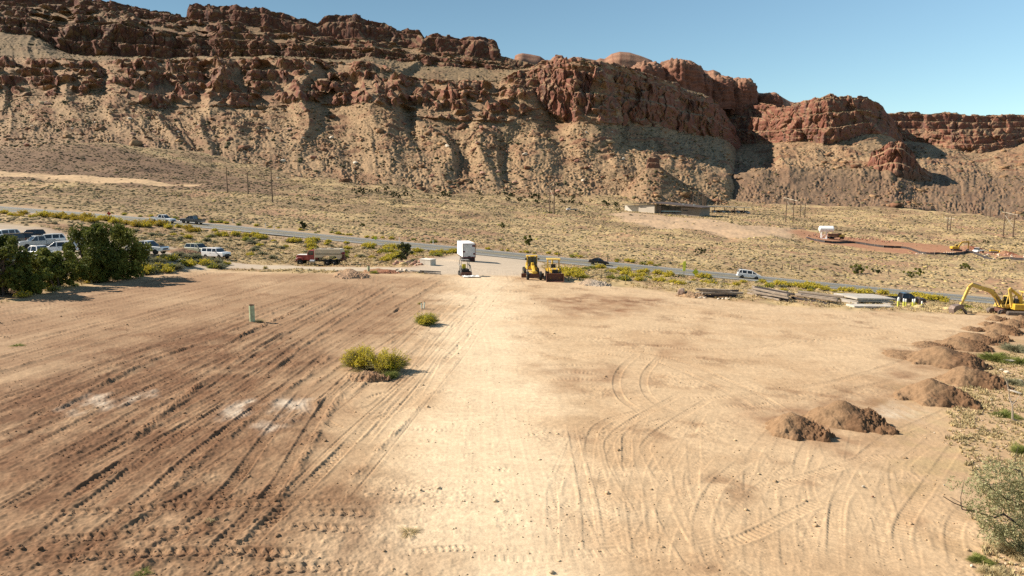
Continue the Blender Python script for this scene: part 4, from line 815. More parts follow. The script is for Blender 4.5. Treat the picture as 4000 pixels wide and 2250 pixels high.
# ---- water truck
def water_truck(loc,rz):
    e=empty('water_truck',loc,rz,'old red water truck with a long cream tank, parked behind a dirt heap','truck')
    RED_=mat('worn_red_paint',(.24,.035,.028),.5,0,.25,2,c2=(.30,.07,.055)); CRM=mat('cream_tank_paint',(.55,.47,.34),.6,0,.12,.8,c2=(.48,.40,.28)); HOODW=mat('sun_bleached_white_paint',(.72,.68,.62),.5,0,.1,2)
    fr=MB().box((-4.4,-.45,.75),(4.1,.45,1.0)); fr.box((-3.4,-1.0,.55),(-.9,1.0,.7)).build('chassis',CHASSIS,e)
    MB().prism(outline(2.0,4.35,1.0,[],[(4.35,1.75),(4.2,1.92),(2.0,2.02)]),-.85,.85).build('engine_hood',RED_,e,bevel=.1)
    MB().box((2.05,-.84,1.96),(4.1,.84,2.03),taper=(.05,.1)).build('hood_top',HOODW,e,bevel=.02)
    for s in(1,-1): MB().prism([(2.75,1.0),(2.95,1.4),(3.3,1.55),(3.9,1.5),(4.3,1.2),(4.3,.85),(4.15,.85),(4.0,1.15),(3.75,1.28),(3.3,1.28),(3.05,1.0)],s*1.15-.28,s*1.15+.05 if s>0 else s*1.15+.28).build('fender',RED_,e,bevel=.05)
    MB().box((4.3,-.6,1.05),(4.42,.6,1.8)).build('radiator_grille',CHROME,e); MB().box((4.3,-1.15,.62),(4.55,1.15,.85)).build('front_bumper',STEELD,e)
    for s in(1,-1): MB().lathe((4.32,s*.85,1.35),(1,0,0),[(0,.13),(.06,.13),(.08,.09)],12).build('headlight',LAMP,e)
    cab=MB().prism([(.75,.95),(2.15,.95),(2.15,2.0),(.75,2.0)],-1.05,1.05); cab.prism([(.75,2.72),(1.8,2.72),(1.72,2.86),(.8,2.86)],-.98,.98)
    for s in(1,-1):
        cab.beam((2.1,s*1.0,2.0),(1.8,s*.94,2.75),.1,.08,side=(1,0,0)); cab.beam((.8,s*1.0,2.0),(.8,s*.94,2.75),.2,.08,side=(1,0,0))
    co=cab.build('cab',RED_,e,bevel=.04); MB().prism([(.86,2.0),(2.06,2.0),(1.78,2.72),(.86,2.72)],-.93,.93).build('cab_windows',GLL,co)
    MB().box((1.6,-.9,2.74),(2.1,.9,2.8)).build('sun_visor',CHROME,e); MB().tube((1.1,-.5,2.86),(1.1,-.5,3.0),.09,.06).build('beacon',AMB,e)
    MB().tube((.62,1.0,1.0),(.62,1.0,3.35),.075).build('exhaust_stack',CHROME,e); MB().tube((.55,-1.0,1.0),(.55,-1.0,3.0),.12).build('air_intake',BLK,e)
    tk=MB().prism([(-4.5,1.55),(-4.2,1.2),(-3.9,1.2),(-3.45,1.85),(-1.3,1.85),(-.75,1.5),(.45,1.5),(.45,2.9),(.3,3.12),(-4.35,3.12),(-4.5,2.9)],-1.22,1.22)
    t=tk.build('tank',CRM,e,bevel=.02)
    g=mat('olive_stripe_paint',(.07,.062,.03),.7); MB().box((-4.49,-1.235,2.12),(.44,1.235,2.26)).build('stripe',g,t)
    m=MB(); 
    for s in(1,-1): m.tube((-4.3,s*1.1,3.2),(.3,s*1.1,3.2),.03); m.tube((-4.3,s*1.1,3.1),(-4.3,s*1.1,3.2),.03); m.tube((.3,s*1.1,3.1),(.3,s*1.1,3.2),.03)
    m.build('top_rail',STEELD,t); MB().lathe((-1.9,0,3.1),(0,0,1),[(0,.4),(.12,.4),(.16,.3)],14).build('hatch',CRM,t); MB().box((-2.6,-.5,3.12),(-.4,.5,3.17)).build('walkway',STEELD,t)
    MB().lathe((-4.95,1.05,2.35),(0,1,0),[(-.5,.27),(.2,.27),(.25,.2)],16).build('hose_reel',mat('dark_red_reel',(.14,.01,.012),.5),e)
    m=MB().box((-4.95,-.9,1.0),(-4.45,.9,1.3)); m.beam((-4.7,.9,1.0),(-5.6,.7,1.35),.08,.12); m.box((-4.9,-.4,1.3),(-4.5,.4,1.95)); m.beam((-4.6,-.8,.9),(-5.2,-.6,.55),.2,.1); m.build('spray_bar',RUSTM,e)
    MB().lathe((1.05,1.02,.78),(1,0,0),[(-.45,.3),(-.42,.33),(.42,.33),(.45,.3)],14).build('fuel_tank',mat('dull_aluminium',(.5,.5,.5),.45,.7),e,smooth=True)
    for s in(1,-1):
        wheel(e,3.5,s*1.0,.54,.3,RIMW,hub=.52)
        for x in(-1.75,-3.1): wheel(e,x,s*.95,.54,.55,RIMW,hub=.52)
        MB().box((-4.05,s*1.0-.25,.45),(-4.0,s*1.0+.25,1.2)).build('mud_flap',BLK,e)
    return e
water_truck(sit(1250,1034),R(176)).scale=(.91,.91,.91)
# ---- white box trailer
def box_trailer(loc,rz):
    e=empty('box_trailer',loc,rz,'white box trailer standing at the highway end of the dirt road','trailer')
    WP=mat('white_trailer_panel',(.86,.85,.84),.5,0,.05,1.5)
    MB().box((-3.2,-1.2,1.05),(4.6,1.2,3.65)).build('box_body',WP,e,bevel=.03)
    rf=MB(); RD=mat('dark_red_frame',(.11,.02,.025),.6)
    rf.box((-3.25,-1.24,.95),(-3.2,1.24,1.12)); rf.box((-3.25,-1.24,3.55),(-3.2,1.24,3.67)); rf.box((-3.25,1.14,1.12),(-3.2,1.24,3.55)); rf.box((-3.25,-1.24,1.12),(-3.2,-1.14,3.55)); rf.build('rear_frame',RD,e)
    for s in(1,-1):
        MB().box((-3.23,min(s*.01,s*1.13),1.13),(-3.205,max(s*.01,s*1.13),3.54)).build('rear_door',mat('shaded_white_door',(.58,.58,.58),.5,0,.18,1.2),e)  # white doors greyed: shade of the rear face put into their colour
    sg=MB().box((-3.245,.75,1.95),(-3.232,1.12,2.25)); sg.box((-3.245,-1.12,3.0),(-3.232,-.6,3.35)); sg.box((-3.245,-1.1,1.5),(-3.232,-.8,1.85)); sg.build('warning_plate',RD,e)
    MB().box((-3.26,-.25,1.05),(-3.235,.25,1.25)).build('number_plate',BLK,e)
    MB().box((-3.2,-1.1,.8),(4.6,1.1,1.05)).build('underframe',CHASSIS,e)
    MB().box((-3.2,-1.1,.45),(-3.1,1.1,.55)).box((-3.18,-.8,.5),(-3.1,-.7,.9)).box((-3.18,.7,.5),(-3.1,.8,.9)).build('under_ride_bar',RD,e)
    for s in(1,-1):
        for x in(-2.3,-1.15): wheel(e,x,s*.95,.5,.5,RIMW)
        MB().tube((3.2,s*.8,0),(3.2,s*.8,.9),.07).box((3.05,s*.8-.15,0),(3.35,s*.8+.15,.05)).build('landing_leg',STEELD,e)
        for x in(-1,1.5): MB().box((x,s*1.2-.02,1.08),(x+.12,s*1.2+.02,1.16)).build('marker_lamp',AMB,e)
    MB().box((-2.9,-1.0,.35),(-2.85,1.0,.9)).build('mud_flap',BLK,e)
    return e
box_trailer(sit(1823,1020),R(102))
# ---- motor grader, seen from the front
def grader(loc,rz):
    e=empty('motor_grader',loc,rz,'yellow motor grader with a tall narrow cab, left of the wide bucket loader','grader')
    f=MB().beam((3.6,0,1.15),(1.4,0,1.75),.34,.4,.42,.5,side=(0,1,0)); f.beam((1.4,0,1.75),(-.4,0,1.6),.5,.55,side=(0,1,0)); f.build('front_frame',CATY,e,bevel=.03)
    MB().box((-3.6,-.75,1.0),(-1.15,.75,2.0),taper=(.1,.08)).build('engine_cover',CATY,e,bevel=.05); MB().tube((-2.2,.3,2.0),(-2.2,.3,2.9),.08).build('exhaust_pipe',RUSTM,e)
    cb=MB().box((-1.15,-.78,1.2),(.35,.78,1.75)); cb.box((-1.25,-.85,3.22),(.5,.85,3.36))
    for s in(1,-1):
        for x in(-1.1,.3): cb.beam((x,s*.73,1.75),(x,s*.73,3.25),.1,.1)
    c=cb.build('cab',CATY,e,bevel=.02); MB().box((-1.05,-.7,1.76),(.27,.7,3.2)).build('cab_windows',mat('dusty_cab_glass',(.06,.075,.055),.15),c); MB().box((.32,-.05,1.9),(.36,.05,3.15)).build('window_post',BLK,c)
    for s in(1,-1): MB().box((.2,s*1.0-.12,2.7),(.28,s*1.0+.12,3.0)).tube((.24,s*.8,2.95),(.24,s*1.0,2.95),.02).build('mirror',BLK,e); MB().box((.5,s*.45-.1,3.22),(.56,s*.45+.1,3.34)).build('work_lamp',LAMP,e)
    MB().box((3.35,-.95,.5),(3.75,.95,.72)).box((3.4,-.25,.7),(3.75,.25,1.35)).build('front_axle',CATY2,e)
    bl=MB()
    n=7
    for i in range(n):
        t=-.9+1.3*i/(n-1)
        pass
    bl.prism([(1.0,.12),(1.2,.1),(1.12,.35),(1.15,.6),(1.3,.75),(1.1,.75),(.95,.6),(.93,.35)],-1.75,1.75); bl.build('blade',RUSTM,e)
    m=MB().lathe((1.2,0,1.0),(0,0,1),[(0,.75),(.12,.75)],20); m.beam((1.2,.7,1.0),(1.2,.7,.6),.12,.2); m.beam((1.2,-.7,1.0),(1.2,-.7,.6),.12,.2); m.beam((3.3,0,1.0),(1.9,.55,1.05),.14,.14); m.beam((3.3,0,1.0),(1.9,-.55,1.05),.14,.14); m.build('turntable',CATY2,e)
    for s in(1,-1):
        MB().tube((.75,s*.6,2.2),(1.05,s*.85,1.0),.07).tube((.75,s*.6,2.2),(.6,s*.6,1.7),.05).build('lift_cylinder',STEELD,e)
        wheel(e,3.5,s*.98,.66,.36,CATY2)
        for x in(-1.2,-2.9): wheel(e,x,s*1.02,.66,.4,CATY2)
    MB().box((3.74,-.85,.35),(3.84,.85,1.0)).build('scarifier',RUSTM,e); MB().box((3.76,-.3,1.0),(3.9,.3,1.25)).build('counterweight',CATY,e); MB().box((.4,-.2,1.85),(1.1,.2,2.35)).build('control_console',CATY,e,bevel=.04)
    return e
grader(sit(2078,1083),R(-86))
def backhoe(loc,rz,label,full=True,sc=1,fold=True):
    e=empty('backhoe_loader',loc,rz,label,'backhoe loader',sc=sc)
    MB().box((.5,-.42,.85),(2.1,.42,1.65),taper=(.08,.06)).build('engine_hood',CATY,e,bevel=.06); MB().box((-1.9,-.5,.7),(2.0,.5,.95)).build('frame',CHASSIS,e); MB().box((2.04,-.38,.95),(2.12,.38,1.55)).build('grille',BLK,e)
    c=MB().box((-1.25,-.8,1.1),(.45,.8,1.4)); c.box((-1.45,-.92,2.68),(.62,.92,2.82))
    for s in(1,-1):
        for x,xt in((-1.2,-1.25),(.42,.3)): c.beam((x,s*.74,1.4),(xt,s*.78,2.7),.1,.1)
    cb=c.build('canopy',CATY2,e,bevel=.02); MB().box((-.7,-.3,1.4),(-.55,.3,2.05)).box((-.7,-.3,1.35),(-.1,.3,1.5)).build('seat',BLK,cb); MB().tube((.2,0,1.4),(.05,0,1.95),.03).lathe((.05,0,1.95),(-.3,0,.9),[(0,.2),(.03,.2)],14).build('steering_wheel',BLK,cb)
    MB().prism([(.36,1.42),(.4,1.42),(.28,2.66),(.24,2.66)],-.7,.7).build('windscreen',GLL,cb) if full and not fold else None
    for s in(1,-1):
        MB().beam((.35,s*.58,1.65),(1.6,s*.58,1.35),.14,.22).beam((1.6,s*.58,1.35),(2.55,s*.58,.45),.14,.2).build('loader_arm',CATY,e,bevel=.02)
        MB().tube((.5,s*.58,1.0),(1.5,s*.58,1.2),.06).tube((1.2,s*.6,1.5),(2.3,s*.6,1.0),.05).build('loader_cylinder',STEELD,e)
        wheel(e,-.95,s*.82,.68,.45,CATY2); wheel(e,1.6,s*.84,.42,.3,CATY2)
        MB().prism([(-1.75,1.2),(-1.5,1.48),(-.4,1.48),(-.15,1.2),(-.15,1.14),(-.42,1.42),(-1.48,1.42),(-1.75,1.14)],s*.82-.24,s*.82+.24).build('fender',CATY,e)
        MB().box((2.1,s*.3-.09,1.6),(2.2,s*.3+.09,1.75)).build('headlight',LAMP,e)
    b=MB()
    b.prism([(2.45,1.05),(2.5,1.0),(2.5,.2),(2.65,.08),(3.25,.06),(3.25,.1),(2.7,.16),(2.58,.28),(2.58,1.0),(2.75,1.12),(2.7,1.15)],-1.15,1.15)
    for s in(1,-1): b.prism([(2.5,1.05),(2.5,.15),(2.65,.06),(3.25,.06),(2.75,1.12)],s*1.15-.03,s*1.15+.03)
    b.build('front_bucket',RUSTM,e)
    # rear hoe
    b=MB().beam((-1.95,0,.9),(-2.5,0,2.6),.25,.35,.2,.25); b.build('hoe_boom',CATY,e,bevel=.02)
    MB().beam((-2.5,0,2.65),(-3.2,0,1.2),.2,.28,.16,.18).build('hoe_stick',CATY,e,bevel=.02)
    MB().prism([(-3.25,1.25),(-2.95,1.15),(-2.75,.75),(-2.95,.45),(-3.3,.5),(-3.45,.8)],-.3,.3).build('hoe_bucket',RUSTM,e,bevel=.03)
    MB().box((-2.15,-.6,.55),(-1.85,.6,1.0)).tube((-2.05,.75,.05),(-2.05,.6,1.0),.06).tube((-2.05,-.75,.05),(-2.05,-.6,1.0),.06).build('stabiliser',CATY2,e)
    return e
backhoe(sit(2162,1092),R(-89),'yellow loader with a raised canopy and a wide rusty front bucket, right of the grader',sc=1.12)
backhoe(sit(4012,1231),R(176),'yellow backhoe loader cut off by the right edge of the picture',sc=1.1)
# ---- tracked excavators
def excavator(loc,rz,turn,label,boom,stick,bucket,sc=1,track_l=3.5,main=CATY2,turned=0):
    e=empty('excavator',loc,rz,label,'excavator',sc=sc)
    for s in(1,-1):
        y=s*1.0; h=.78; n=12; pr=[]
        for i in range(n): t=PI/2+PI*i/(n-1); pr.append((-track_l/2+h/2+h/2*math.cos(t),h/2+h/2*math.sin(t)))
        for i in range(n): t=-PI/2+PI*i/(n-1); pr.append((track_l/2-h/2+h/2*math.cos(t),h/2+h/2*math.sin(t)))
        t=MB().prism(pr,y-.27,y+.27).build('track',mat('dusty_track_steel',(.15,.115,.09),.8,.1,.35,6),e)
        w=MB()
        for x in np.linspace(-track_l/2+.4,track_l/2-.4,6): w.lathe((x,y+s*.275-.03,h/2-.05),(0,1,0),[(0,.22),(.06,.22)],10)
        w.build('roller',RUSTM,t)
    MB().box((-1.1,-.75,.4),(1.1,.75,.85)).lathe((0,0,.85),(0,0,1),[(0,.6),(.12,.6)],16).build('undercarriage',RUSTM,e)
    c,s_=math.cos(turned),math.sin(turned)
    up=bpy.data.objects.new('upper_body',bpy.data.meshes.new('upper_body')); bpy.data.objects.remove(up)
    m=MB().box((-2.1,-1.15,.98),(.9,1.15,1.2)).box((-2.1,-1.15,1.2),(-.3,1.15,2.0)).box((-.3,-1.15,1.2),(.8,-.25,1.8),taper=(.1,.05))
    hs=m.build('engine_house',main,e,bevel=.06)
    MB().box((-2.25,-1.1,1.05),(-2.08,1.1,1.85)).build('counterweight',main,hs,bevel=.06)
    cb=MB().box((-.25,.3,1.2),(1.1,1.15,1.5)); cb.box((-.28,.3,2.62),(.85,1.15,2.72))
    for x,xt in((-.2,-.2),(.45,.4),(1.05,.8)):
        for y in(.36,1.1): cb.beam((x,y,1.5),(xt,y,2.65),.09,.09)
    q=cb.build('cab',main,hs,bevel=.02); MB().box((-.1,.45,1.5),(.1,.95,2.1)).build('operator_seat',BLK,q); MB().prism([(-.18,1.52),(.98,1.52),(.76,2.6),(-.18,2.6)],.4,.42).build('cab_glass',GLL,q)
    b=MB()
    for (p,w0),(r_,w1) in zip(boom[:-1],boom[1:]): b.beam((p[0],-.15,p[1]),(r_[0],-.15,r_[1]),.34,w0,.34,w1)
    b.build('boom',main,hs,bevel=.03)
    b=MB()
    for (p,w0),(r_,w1) in zip(stick[:-1],stick[1:]): b.beam((p[0],-.15,p[1]),(r_[0],-.15,r_[1]),.28,w0,.28,w1)
    b.build('stick',main,hs,bevel=.03)
    m=MB(); p=boom[0][0]; k=boom[1][0]; j=boom[-1][0]
    for y in(-.42,.12): m.tube((p[0]+.4,y,p[1]-.2),(k[0]*.75+p[0]*.25,y,k[1]*.75+p[1]*.25-.15),.075)
    m.build('boom_cylinder',STEELD,hs)
    MB().tube((k[0]*.4+j[0]*.6,-.15,k[1]*.4+j[1]*.6+.35),(stick[0][0][0],-.15,stick[0][0][1]+.05),.07).build('stick_cylinder',STEELD,hs)
    MB().tube((stick[0][0][0]+.1,-.15,stick[0][0][1]-.3),(stick[-1][0][0]-.0,-.15,stick[-1][0][1]+.5),.065).build('bucket_cylinder',STEELD,hs)
    b=MB().prism(bucket,-.65,.35); o=b.build('bucket',mat('worn_bucket_steel',(.22,.17,.14),.6,.3,.3,4,c2=(.14,.09,.07)),hs,bevel=.02)
    x0,z0=bucket[-1]; m=MB()
    return e,hs
ex,hs=excavator(sit(3925,1229),R(188),0,'yellow tracked excavator with its boom arched out to the left and bucket on the ground','excavator' and [((.55,1.35),.5),((2.0,3.0),.62),((2.55,3.35),.6),((5.3,4.15),.42)],[((5.2,4.35),.34),((5.75,3.9),.42),((6.85,1.35),.3)],[(6.55,1.45),(7.1,1.55),(8.0,1.35),(8.25,.9),(8.1,.1),(7.7,.75),(7.1,.95),(6.75,1.05)],track_l=3.7,sc=.93)
tb=MB().beam((6.75,-.15,1.2),(6.1,-.15,.55),.2,.3).beam((6.1,-.15,.55),(5.75,-.15,.02),.25,.3,.22,.14); tb.build('thumb',STEELD,hs)
# a parked hoe beyond it
def hoe(loc,rz):
    e=empty('backhoe_arm_machine',loc,rz,'yellow digging machine with a folded pointed arm, between the excavator and the backhoe','excavator')
    MB().box((-1.6,-.7,.75),(.4,.7,1.5)).build('body',CATY,e,bevel=.06); MB().box((-.2,-.3,1.5),(.1,.3,2.1)).build('seat',BLK,e)
    MB().beam((.35,0,1.0),(.85,0,3.35),.28,.36,.24,.34).build('arm',CATY2,e,bevel=.03); MB().beam((.85,0,3.4),(-.5,0,2.35),.22,.3).beam((-.45,0,2.4),(-.75,0,.7),.26,.5,.2,.2).build('folded_stick',CATY,e,bevel=.02)
    MB().tube((.1,0,1.3),(.6,0,2.6),.07).build('arm_cylinder',STEELD,e); MB().prism([(-1.0,1.0),(-.5,.9),(-.4,.4),(-.9,.15),(-1.3,.5)],-.3,.3).build('bucket',RUSTM,e,bevel=.03)
    for s in(1,-1): MB().box((-1.7,s*.75-.22,.0),(1.3,s*.75+.22,.62)).build('track',mat('dusty_track_steel',(.15,.115,.09),.8,.1,.35,6),e,bevel=.15)
    return e
hoe(sit(3962,1233),R(170))
# ---- small stand-on loader by the trailer
def stand_loader(loc,rz):
    e=empty('small_loader',loc,rz,'small grey loader with an open roll cage, standing in front of the white trailer','loader')
    G=mat('dusty_grey_paint',(.24,.22,.19),.6,0,.2,3)
    MB().box((-1.0,-.6,.45),(.7,.6,1.05)).build('body',CHASSIS,e,bevel=.05)
    m=MB()
    for s in(1,-1):
        m.beam((-.7,s*.62,1.0),(-.7,s*.62,2.35),.08,.08); m.beam((.45,s*.62,1.0),(.35,s*.62,2.35),.08,.08); m.beam((-.75,s*.62,2.38),(.4,s*.62,2.38),.08,.08)
    m.box((-.8,-.66,2.38),(.45,.66,2.46)); m.beam((.38,-.62,1.55),(.38,.62,1.55),.08,.08); m.build('roll_cage',G,e)
    MB().box((-.5,-.3,1.05),(-.3,.3,1.75)).build('seat',mat('yellow_seat_vinyl',(.62,.50,.04),.6),e,bevel=.05)
    for s in(1,-1):
        MB().beam((-.9,s*.72,1.7),(.5,s*.78,1.55),.12,.18).beam((.5,s*.78,1.55),(1.15,s*.78,.35),.12,.16).build('lift_arm',G,e,bevel=.02)
        for x in(-.6,.4): wheel(e,x,s*.7,.38,.26,G)
    MB().prism([(1.1,.65),(1.15,.1),(1.65,.05),(1.65,.1),(1.25,.2),(1.2,.65)],-.85,.85).build('bucket',RUSTM,e)
    return e
stand_loader(sit(1815,1076),R(-72))
# ---- far vehicles
def dump_truck(loc,rz):
    e=empty('dump_truck',loc,rz,'yellow and brown dump truck parked under the white tank','truck')
    BR=mat('brown_dump_body',(.24,.12,.07),.8,0,.25,2)
    MB().prism([(-3.6,1.5),(1.0,1.3),(1.1,2.6),(-3.8,2.6)],-1.2,1.2).build('dump_body',BR,e,bevel=.05); MB().box((-3.5,-.5,.8),(3.6,.5,1.2)).build('chassis',CHASSIS,e)
    MB().box((1.4,-1.1,1.0),(2.6,1.1,2.0)).build('cab',CATY2,e,bevel=.06); MB().box((1.45,-1.0,2.0),(2.5,1.0,2.75)).build('cab_windows',GL,e); MB().box((2.6,-.9,1.0),(4.1,.9,1.95),taper=(.1,.05)).build('engine_hood',CATY2,e,bevel=.1)
    for s in(1,-1):
        wheel(e,3.1,s*1.0,.55,.35,STEELD)
        for x in(-1.2,-2.5): wheel(e,x,s*.95,.55,.5,STEELD)
    return e
dump_truck(sit(3262,933),R(-6))
hs2=excavator(sit(3735,978),R(-5),0,'yellow excavator digging in the red cut on the right, arm hooked down','x' and [((.5,1.3),.5),((1.9,3.6),.6),((2.5,3.9),.55),((4.6,4.0),.4)],[((4.4,4.3),.32),((4.9,3.9),.4),((4.7,1.0),.26)],[(4.45,1.1),(4.95,1.0),(5.0,.3),(4.5,-.1),(3.9,.3),(4.1,.6)],sc=1.0,track_l=3.8,main=CATY)
def flat_truck(loc,rz,label,wm=WHITEP,box=False):
    e=empty('work_truck',loc,rz,label,'truck')
    MB().box((-3.4,-.5,.7),(3.2,.5,.95)).build('chassis',CHASSIS,e); MB().box((-3.6,-1.15,1.0),(1.0,1.15,1.25)).build('flatbed',mat('grey_deck',(.42,.40,.37),.7),e)
    MB().prism([(1.15,.7),(3.4,.7),(3.4,1.45),(2.3,1.6),(1.15,1.6)],-1.0,1.0).build('cab',wm,e,bevel=.08); MB().prism([(1.2,1.58),(2.4,1.58),(1.95,2.3),(1.25,2.3)],-.92,.92).build('cab_windows',GL,e); MB().box((1.15,-.92,2.28),(2.0,.92,2.38)).build('roof',wm,e,bevel=.03)
    for s in(1,-1): wheel(e,2.4,s*.9,.45,.28,STEELD); wheel(e,-2.0,s*.9,.45,.4,STEELD)
    return e
flat_truck(sit(3822,990),R(215),'white and grey truck standing among pale rocks by the red cut')
flat_truck(sit(2235,826),R(184),'white flatbed truck parked on the far dirt road beside the twin poles')
def loader_far(loc,rz):
    e=empty('crawler_tractor',loc,rz,'small yellow crawler tractor beyond the pale rocks at the right edge','tractor')
    MB().box((-1.4,-.6,.6),(1.4,.6,1.3),taper=(.1,.05)).build('body',CATY,e,bevel=.05); MB().box((-1.0,-.6,2.2),(.3,.6,2.3)).tube((-.9,.5,1.3),(-.9,.5,2.2),.05).tube((-.9,-.5,1.3),(-.9,-.5,2.2),.05).tube((.2,.5,1.3),(.2,.5,2.2),.05).tube((.2,-.5,1.3),(.2,-.5,2.2),.05).build('roof_frame',BLK,e)
    for s in(1,-1): MB().box((-1.6,s*.8-.2,0),(1.6,s*.8+.2,.75)).build('track',STEELD,e,bevel=.2)
    MB().prism([(1.9,.1),(2.1,.1),(2.0,.6),(2.15,1.1),(1.95,1.1)],-1.3,1.3).build('blade',CATY,e); return e
loader_far(sit(3880,985),R(-15))
# ================================================================== poles, signs, building, works
WOOD=mat('weathered_pole_wood',(.13,.085,.055),.85,0,.3,2,.2); WOODP=mat('pale_timber',(.42,.36,.27),.8,0,.2,2); CONC=mat('pale_concrete',(.50,.45,.38),.85,0,.15,1.5,.3,c2=(.40,.34,.27)); CONCD=mat('weathered_concrete',(.34,.30,.25),.9,0,.2,1.5,.4)
def pole(px,pb,pt,label,group=None,r=.27,arm=True):
    b=gp(px,pb); h=(pb-pt)/F*b[1]; e=empty('power_pole',(b[0],b[1],gh(b[0],b[1])),random.uniform(-.3,.3),label,'utility pole',group)
    MB().tube((0,0,-.3),(0,0,h),r*1.25,r*.75,8).build('pole',WOOD,e,smooth=True)
    if arm:
        m=MB().box((-1.1,-.06,h-.9),(1.1,.06,h-.75)); m.build('crossarm',WOOD,e)
        for x in(-1,0,1): MB().tube((x,0,h-.75),(x,0,h-.5),.05,.03).build('insulator',CHROME if 0 else CONC,e)
    else: MB().tube((0,0,h-.05),(0,0,h+.12),r*.5).build('cap',STEEL,e)
for a in [(889,755,652,'tall wooden pole, leftmost of the three on the brown slope'),(970,764,681,'shorter wooden pole, middle one of the three on the brown slope'),(1064,783,650,'tallest wooden pole, rightmost of the three on the brown slope')]: pole(*a,group='poles on the brown slope')
def hframe(p1,p2,label,arms=True):
    a=gp(p1[0],p1[1]);b=gp(p2[0],p2[1]); h1=(p1[1]-p1[2])/F*a[1];h2=(p2[1]-p2[2])/F*b[1]
    d=(b-a); e=empty('transmission_frame',(a[0],a[1],gh(a[0],a[1])),0,label,'utility pole','two-pole power line frames'); d[2]=gh(b[0],b[1])-gh(a[0],a[1])
    MB().tube((0,0,-.3),(0,0,h1),.34,.24).build('pole',WOOD,e,smooth=True); MB().tube((d[0],d[1],d[2]-.3),(d[0],d[1],d[2]+h2),.34,.24).build('pole',WOOD,e,smooth=True)
    u=d/np.linalg.norm(d)
    MB().beam(np.array([0,0,h1*.88])-u*2.2,d+u*2.2+np.array([0,0,h2*.88]),.2,.32).build('crossarm',WOODP,e)
    MB().beam((0,0,h1*.78),d+np.array([0,0,h2*.4]),.16,.16).beam((0,.1,h1*.4),d+np.array([0,.1,h2*.78]),.14,.14).build('cross_brace',WOODP,e)
    for t in(-.5,.5,1.5):
        q=d*t; MB().tube(q+np.array([0,0,h1*.88-1.4]),q+np.array([0,0,h1*.88]),.07).build('insulator',CONC,e)
hframe((2147,833,708),(2164,839,697),'twin wooden power frame beside the far flatbed truck'); hframe((3069,867,762),(3097,871,770),'twin wooden power frame between the long bare bank and the white tank'); hframe((3918,921,815),(3956,927,822),'twin wooden power frame with crossed braces above the excavator on the right'); hframe((3125,848,780),(3143,847,782),'smaller twin power frame just behind and right of the frame near the bare bank'); hframe((3700,896,841),(3712,897,842),'faint twin power frame at the foot of the right slope'); hframe((3851,849,803),(3867,850,805),'farthest twin power frame, high up near the right edge')
for i,(x,b,t) in enumerate([(2706,829,757),(2725,830,742),(2744,833,738),(2749,832,760),(2756,835,760)]):
    pole(x,b,t,['slim pole at the left end of the shade roof','slim tall pole second from the left by the shade roof','tallest slim pole in front of the shade roof','slim pole right behind the tallest one','slim pole, rightmost of the group by the shade roof'][i],'poles by the visitor building',r=.22,arm=False)
# ---- low modern building
def building():
    L=at(2443,835,490);Rr=at(2697,826,520); w=(2697-2443)/F*490; z=L[2]+.3
    e=empty('visitor_building',(L[0],L[1],z),R(-38),'low tan building with a dark tilted roof and dark window band below the slope','building')
    k=505/F*1.22; TANW=mat('tan_block_wall',(.50,.43,.34),.85,0,.1,.3); PALW=mat('pale_block_wall',(.66,.60,.50),.85,0,.1,.3); RF=mat('dark_brown_roof',(.075,.055,.045),.7,0,.2,.3)
    X=lambda px:(px-2443)*k
    MB().box((0,-1,-4),(X(2494),10,5.4)).build('pale_wall',PALW,e); MB().box((X(2495),-3,-4),(X(2548),14,6.1)).build('wall',TANW,e)
    MB().box((X(2548),0,-4),(X(2563),16,5.6)).build('wall',mat('brown_wall',(.22,.18,.15),.85,0,.1,.3),e)
    w_=MB().box((X(2563),.8,.2),(X(2628),16,5.3)).build('window_band',glassm('dark_building_glass',(.012,.02,.024),.06),e)
    MB().box((X(2563),.6,1.6),(X(2628),.75,2.4)).build('sky_lit_pane',glassm('sky_reflection_glass',(.16,.30,.36),.1),w_); MB().box((X(2563),.5,-4),(X(2628),.9,.6)).build('sill_wall',TANW,e)  # the pane's blue is reflected sky put into the glass colour
    for q in(2583,2606): MB().box((X(q)-.1,.65,.5),(X(q)+.1,.85,5.3)).build('mullion',BLK,w_)
    MB().box((X(2628),-.5,-4),(X(2685),16,4.7)).build('wall',mat('brown_grey_wall',(.25,.205,.17),.85,0,.1,.3),e); MB().box((X(2633),-.65,2.6),(X(2650),-.5,3.1)).build('wall_sign',BLK,e)
    MB().box((X(2500),-3.1,4.2),(X(2521),-3.0,4.5)).build('lettering_strip',BLK,e)
    MB().prism([(X(2446),6.1),(X(2540),7.4),(X(2700),4.7),(X(2700),5.0),(X(2545),7.9),(X(2444),6.35)],-4.5,17).build('roof',RF,e)
    MB().box((X(2622),4,6.3),(X(2626),6,7.1)).build('roof_unit',STEEL,e); MB().box((X(2652),6,5.4),(X(2655),8,6.8)).build('roof_vent',STEEL,e)
    MB().box((-1,-6,-4),(X(2540),-4,.6)).build('terrace_wall',PALW,e)
building()
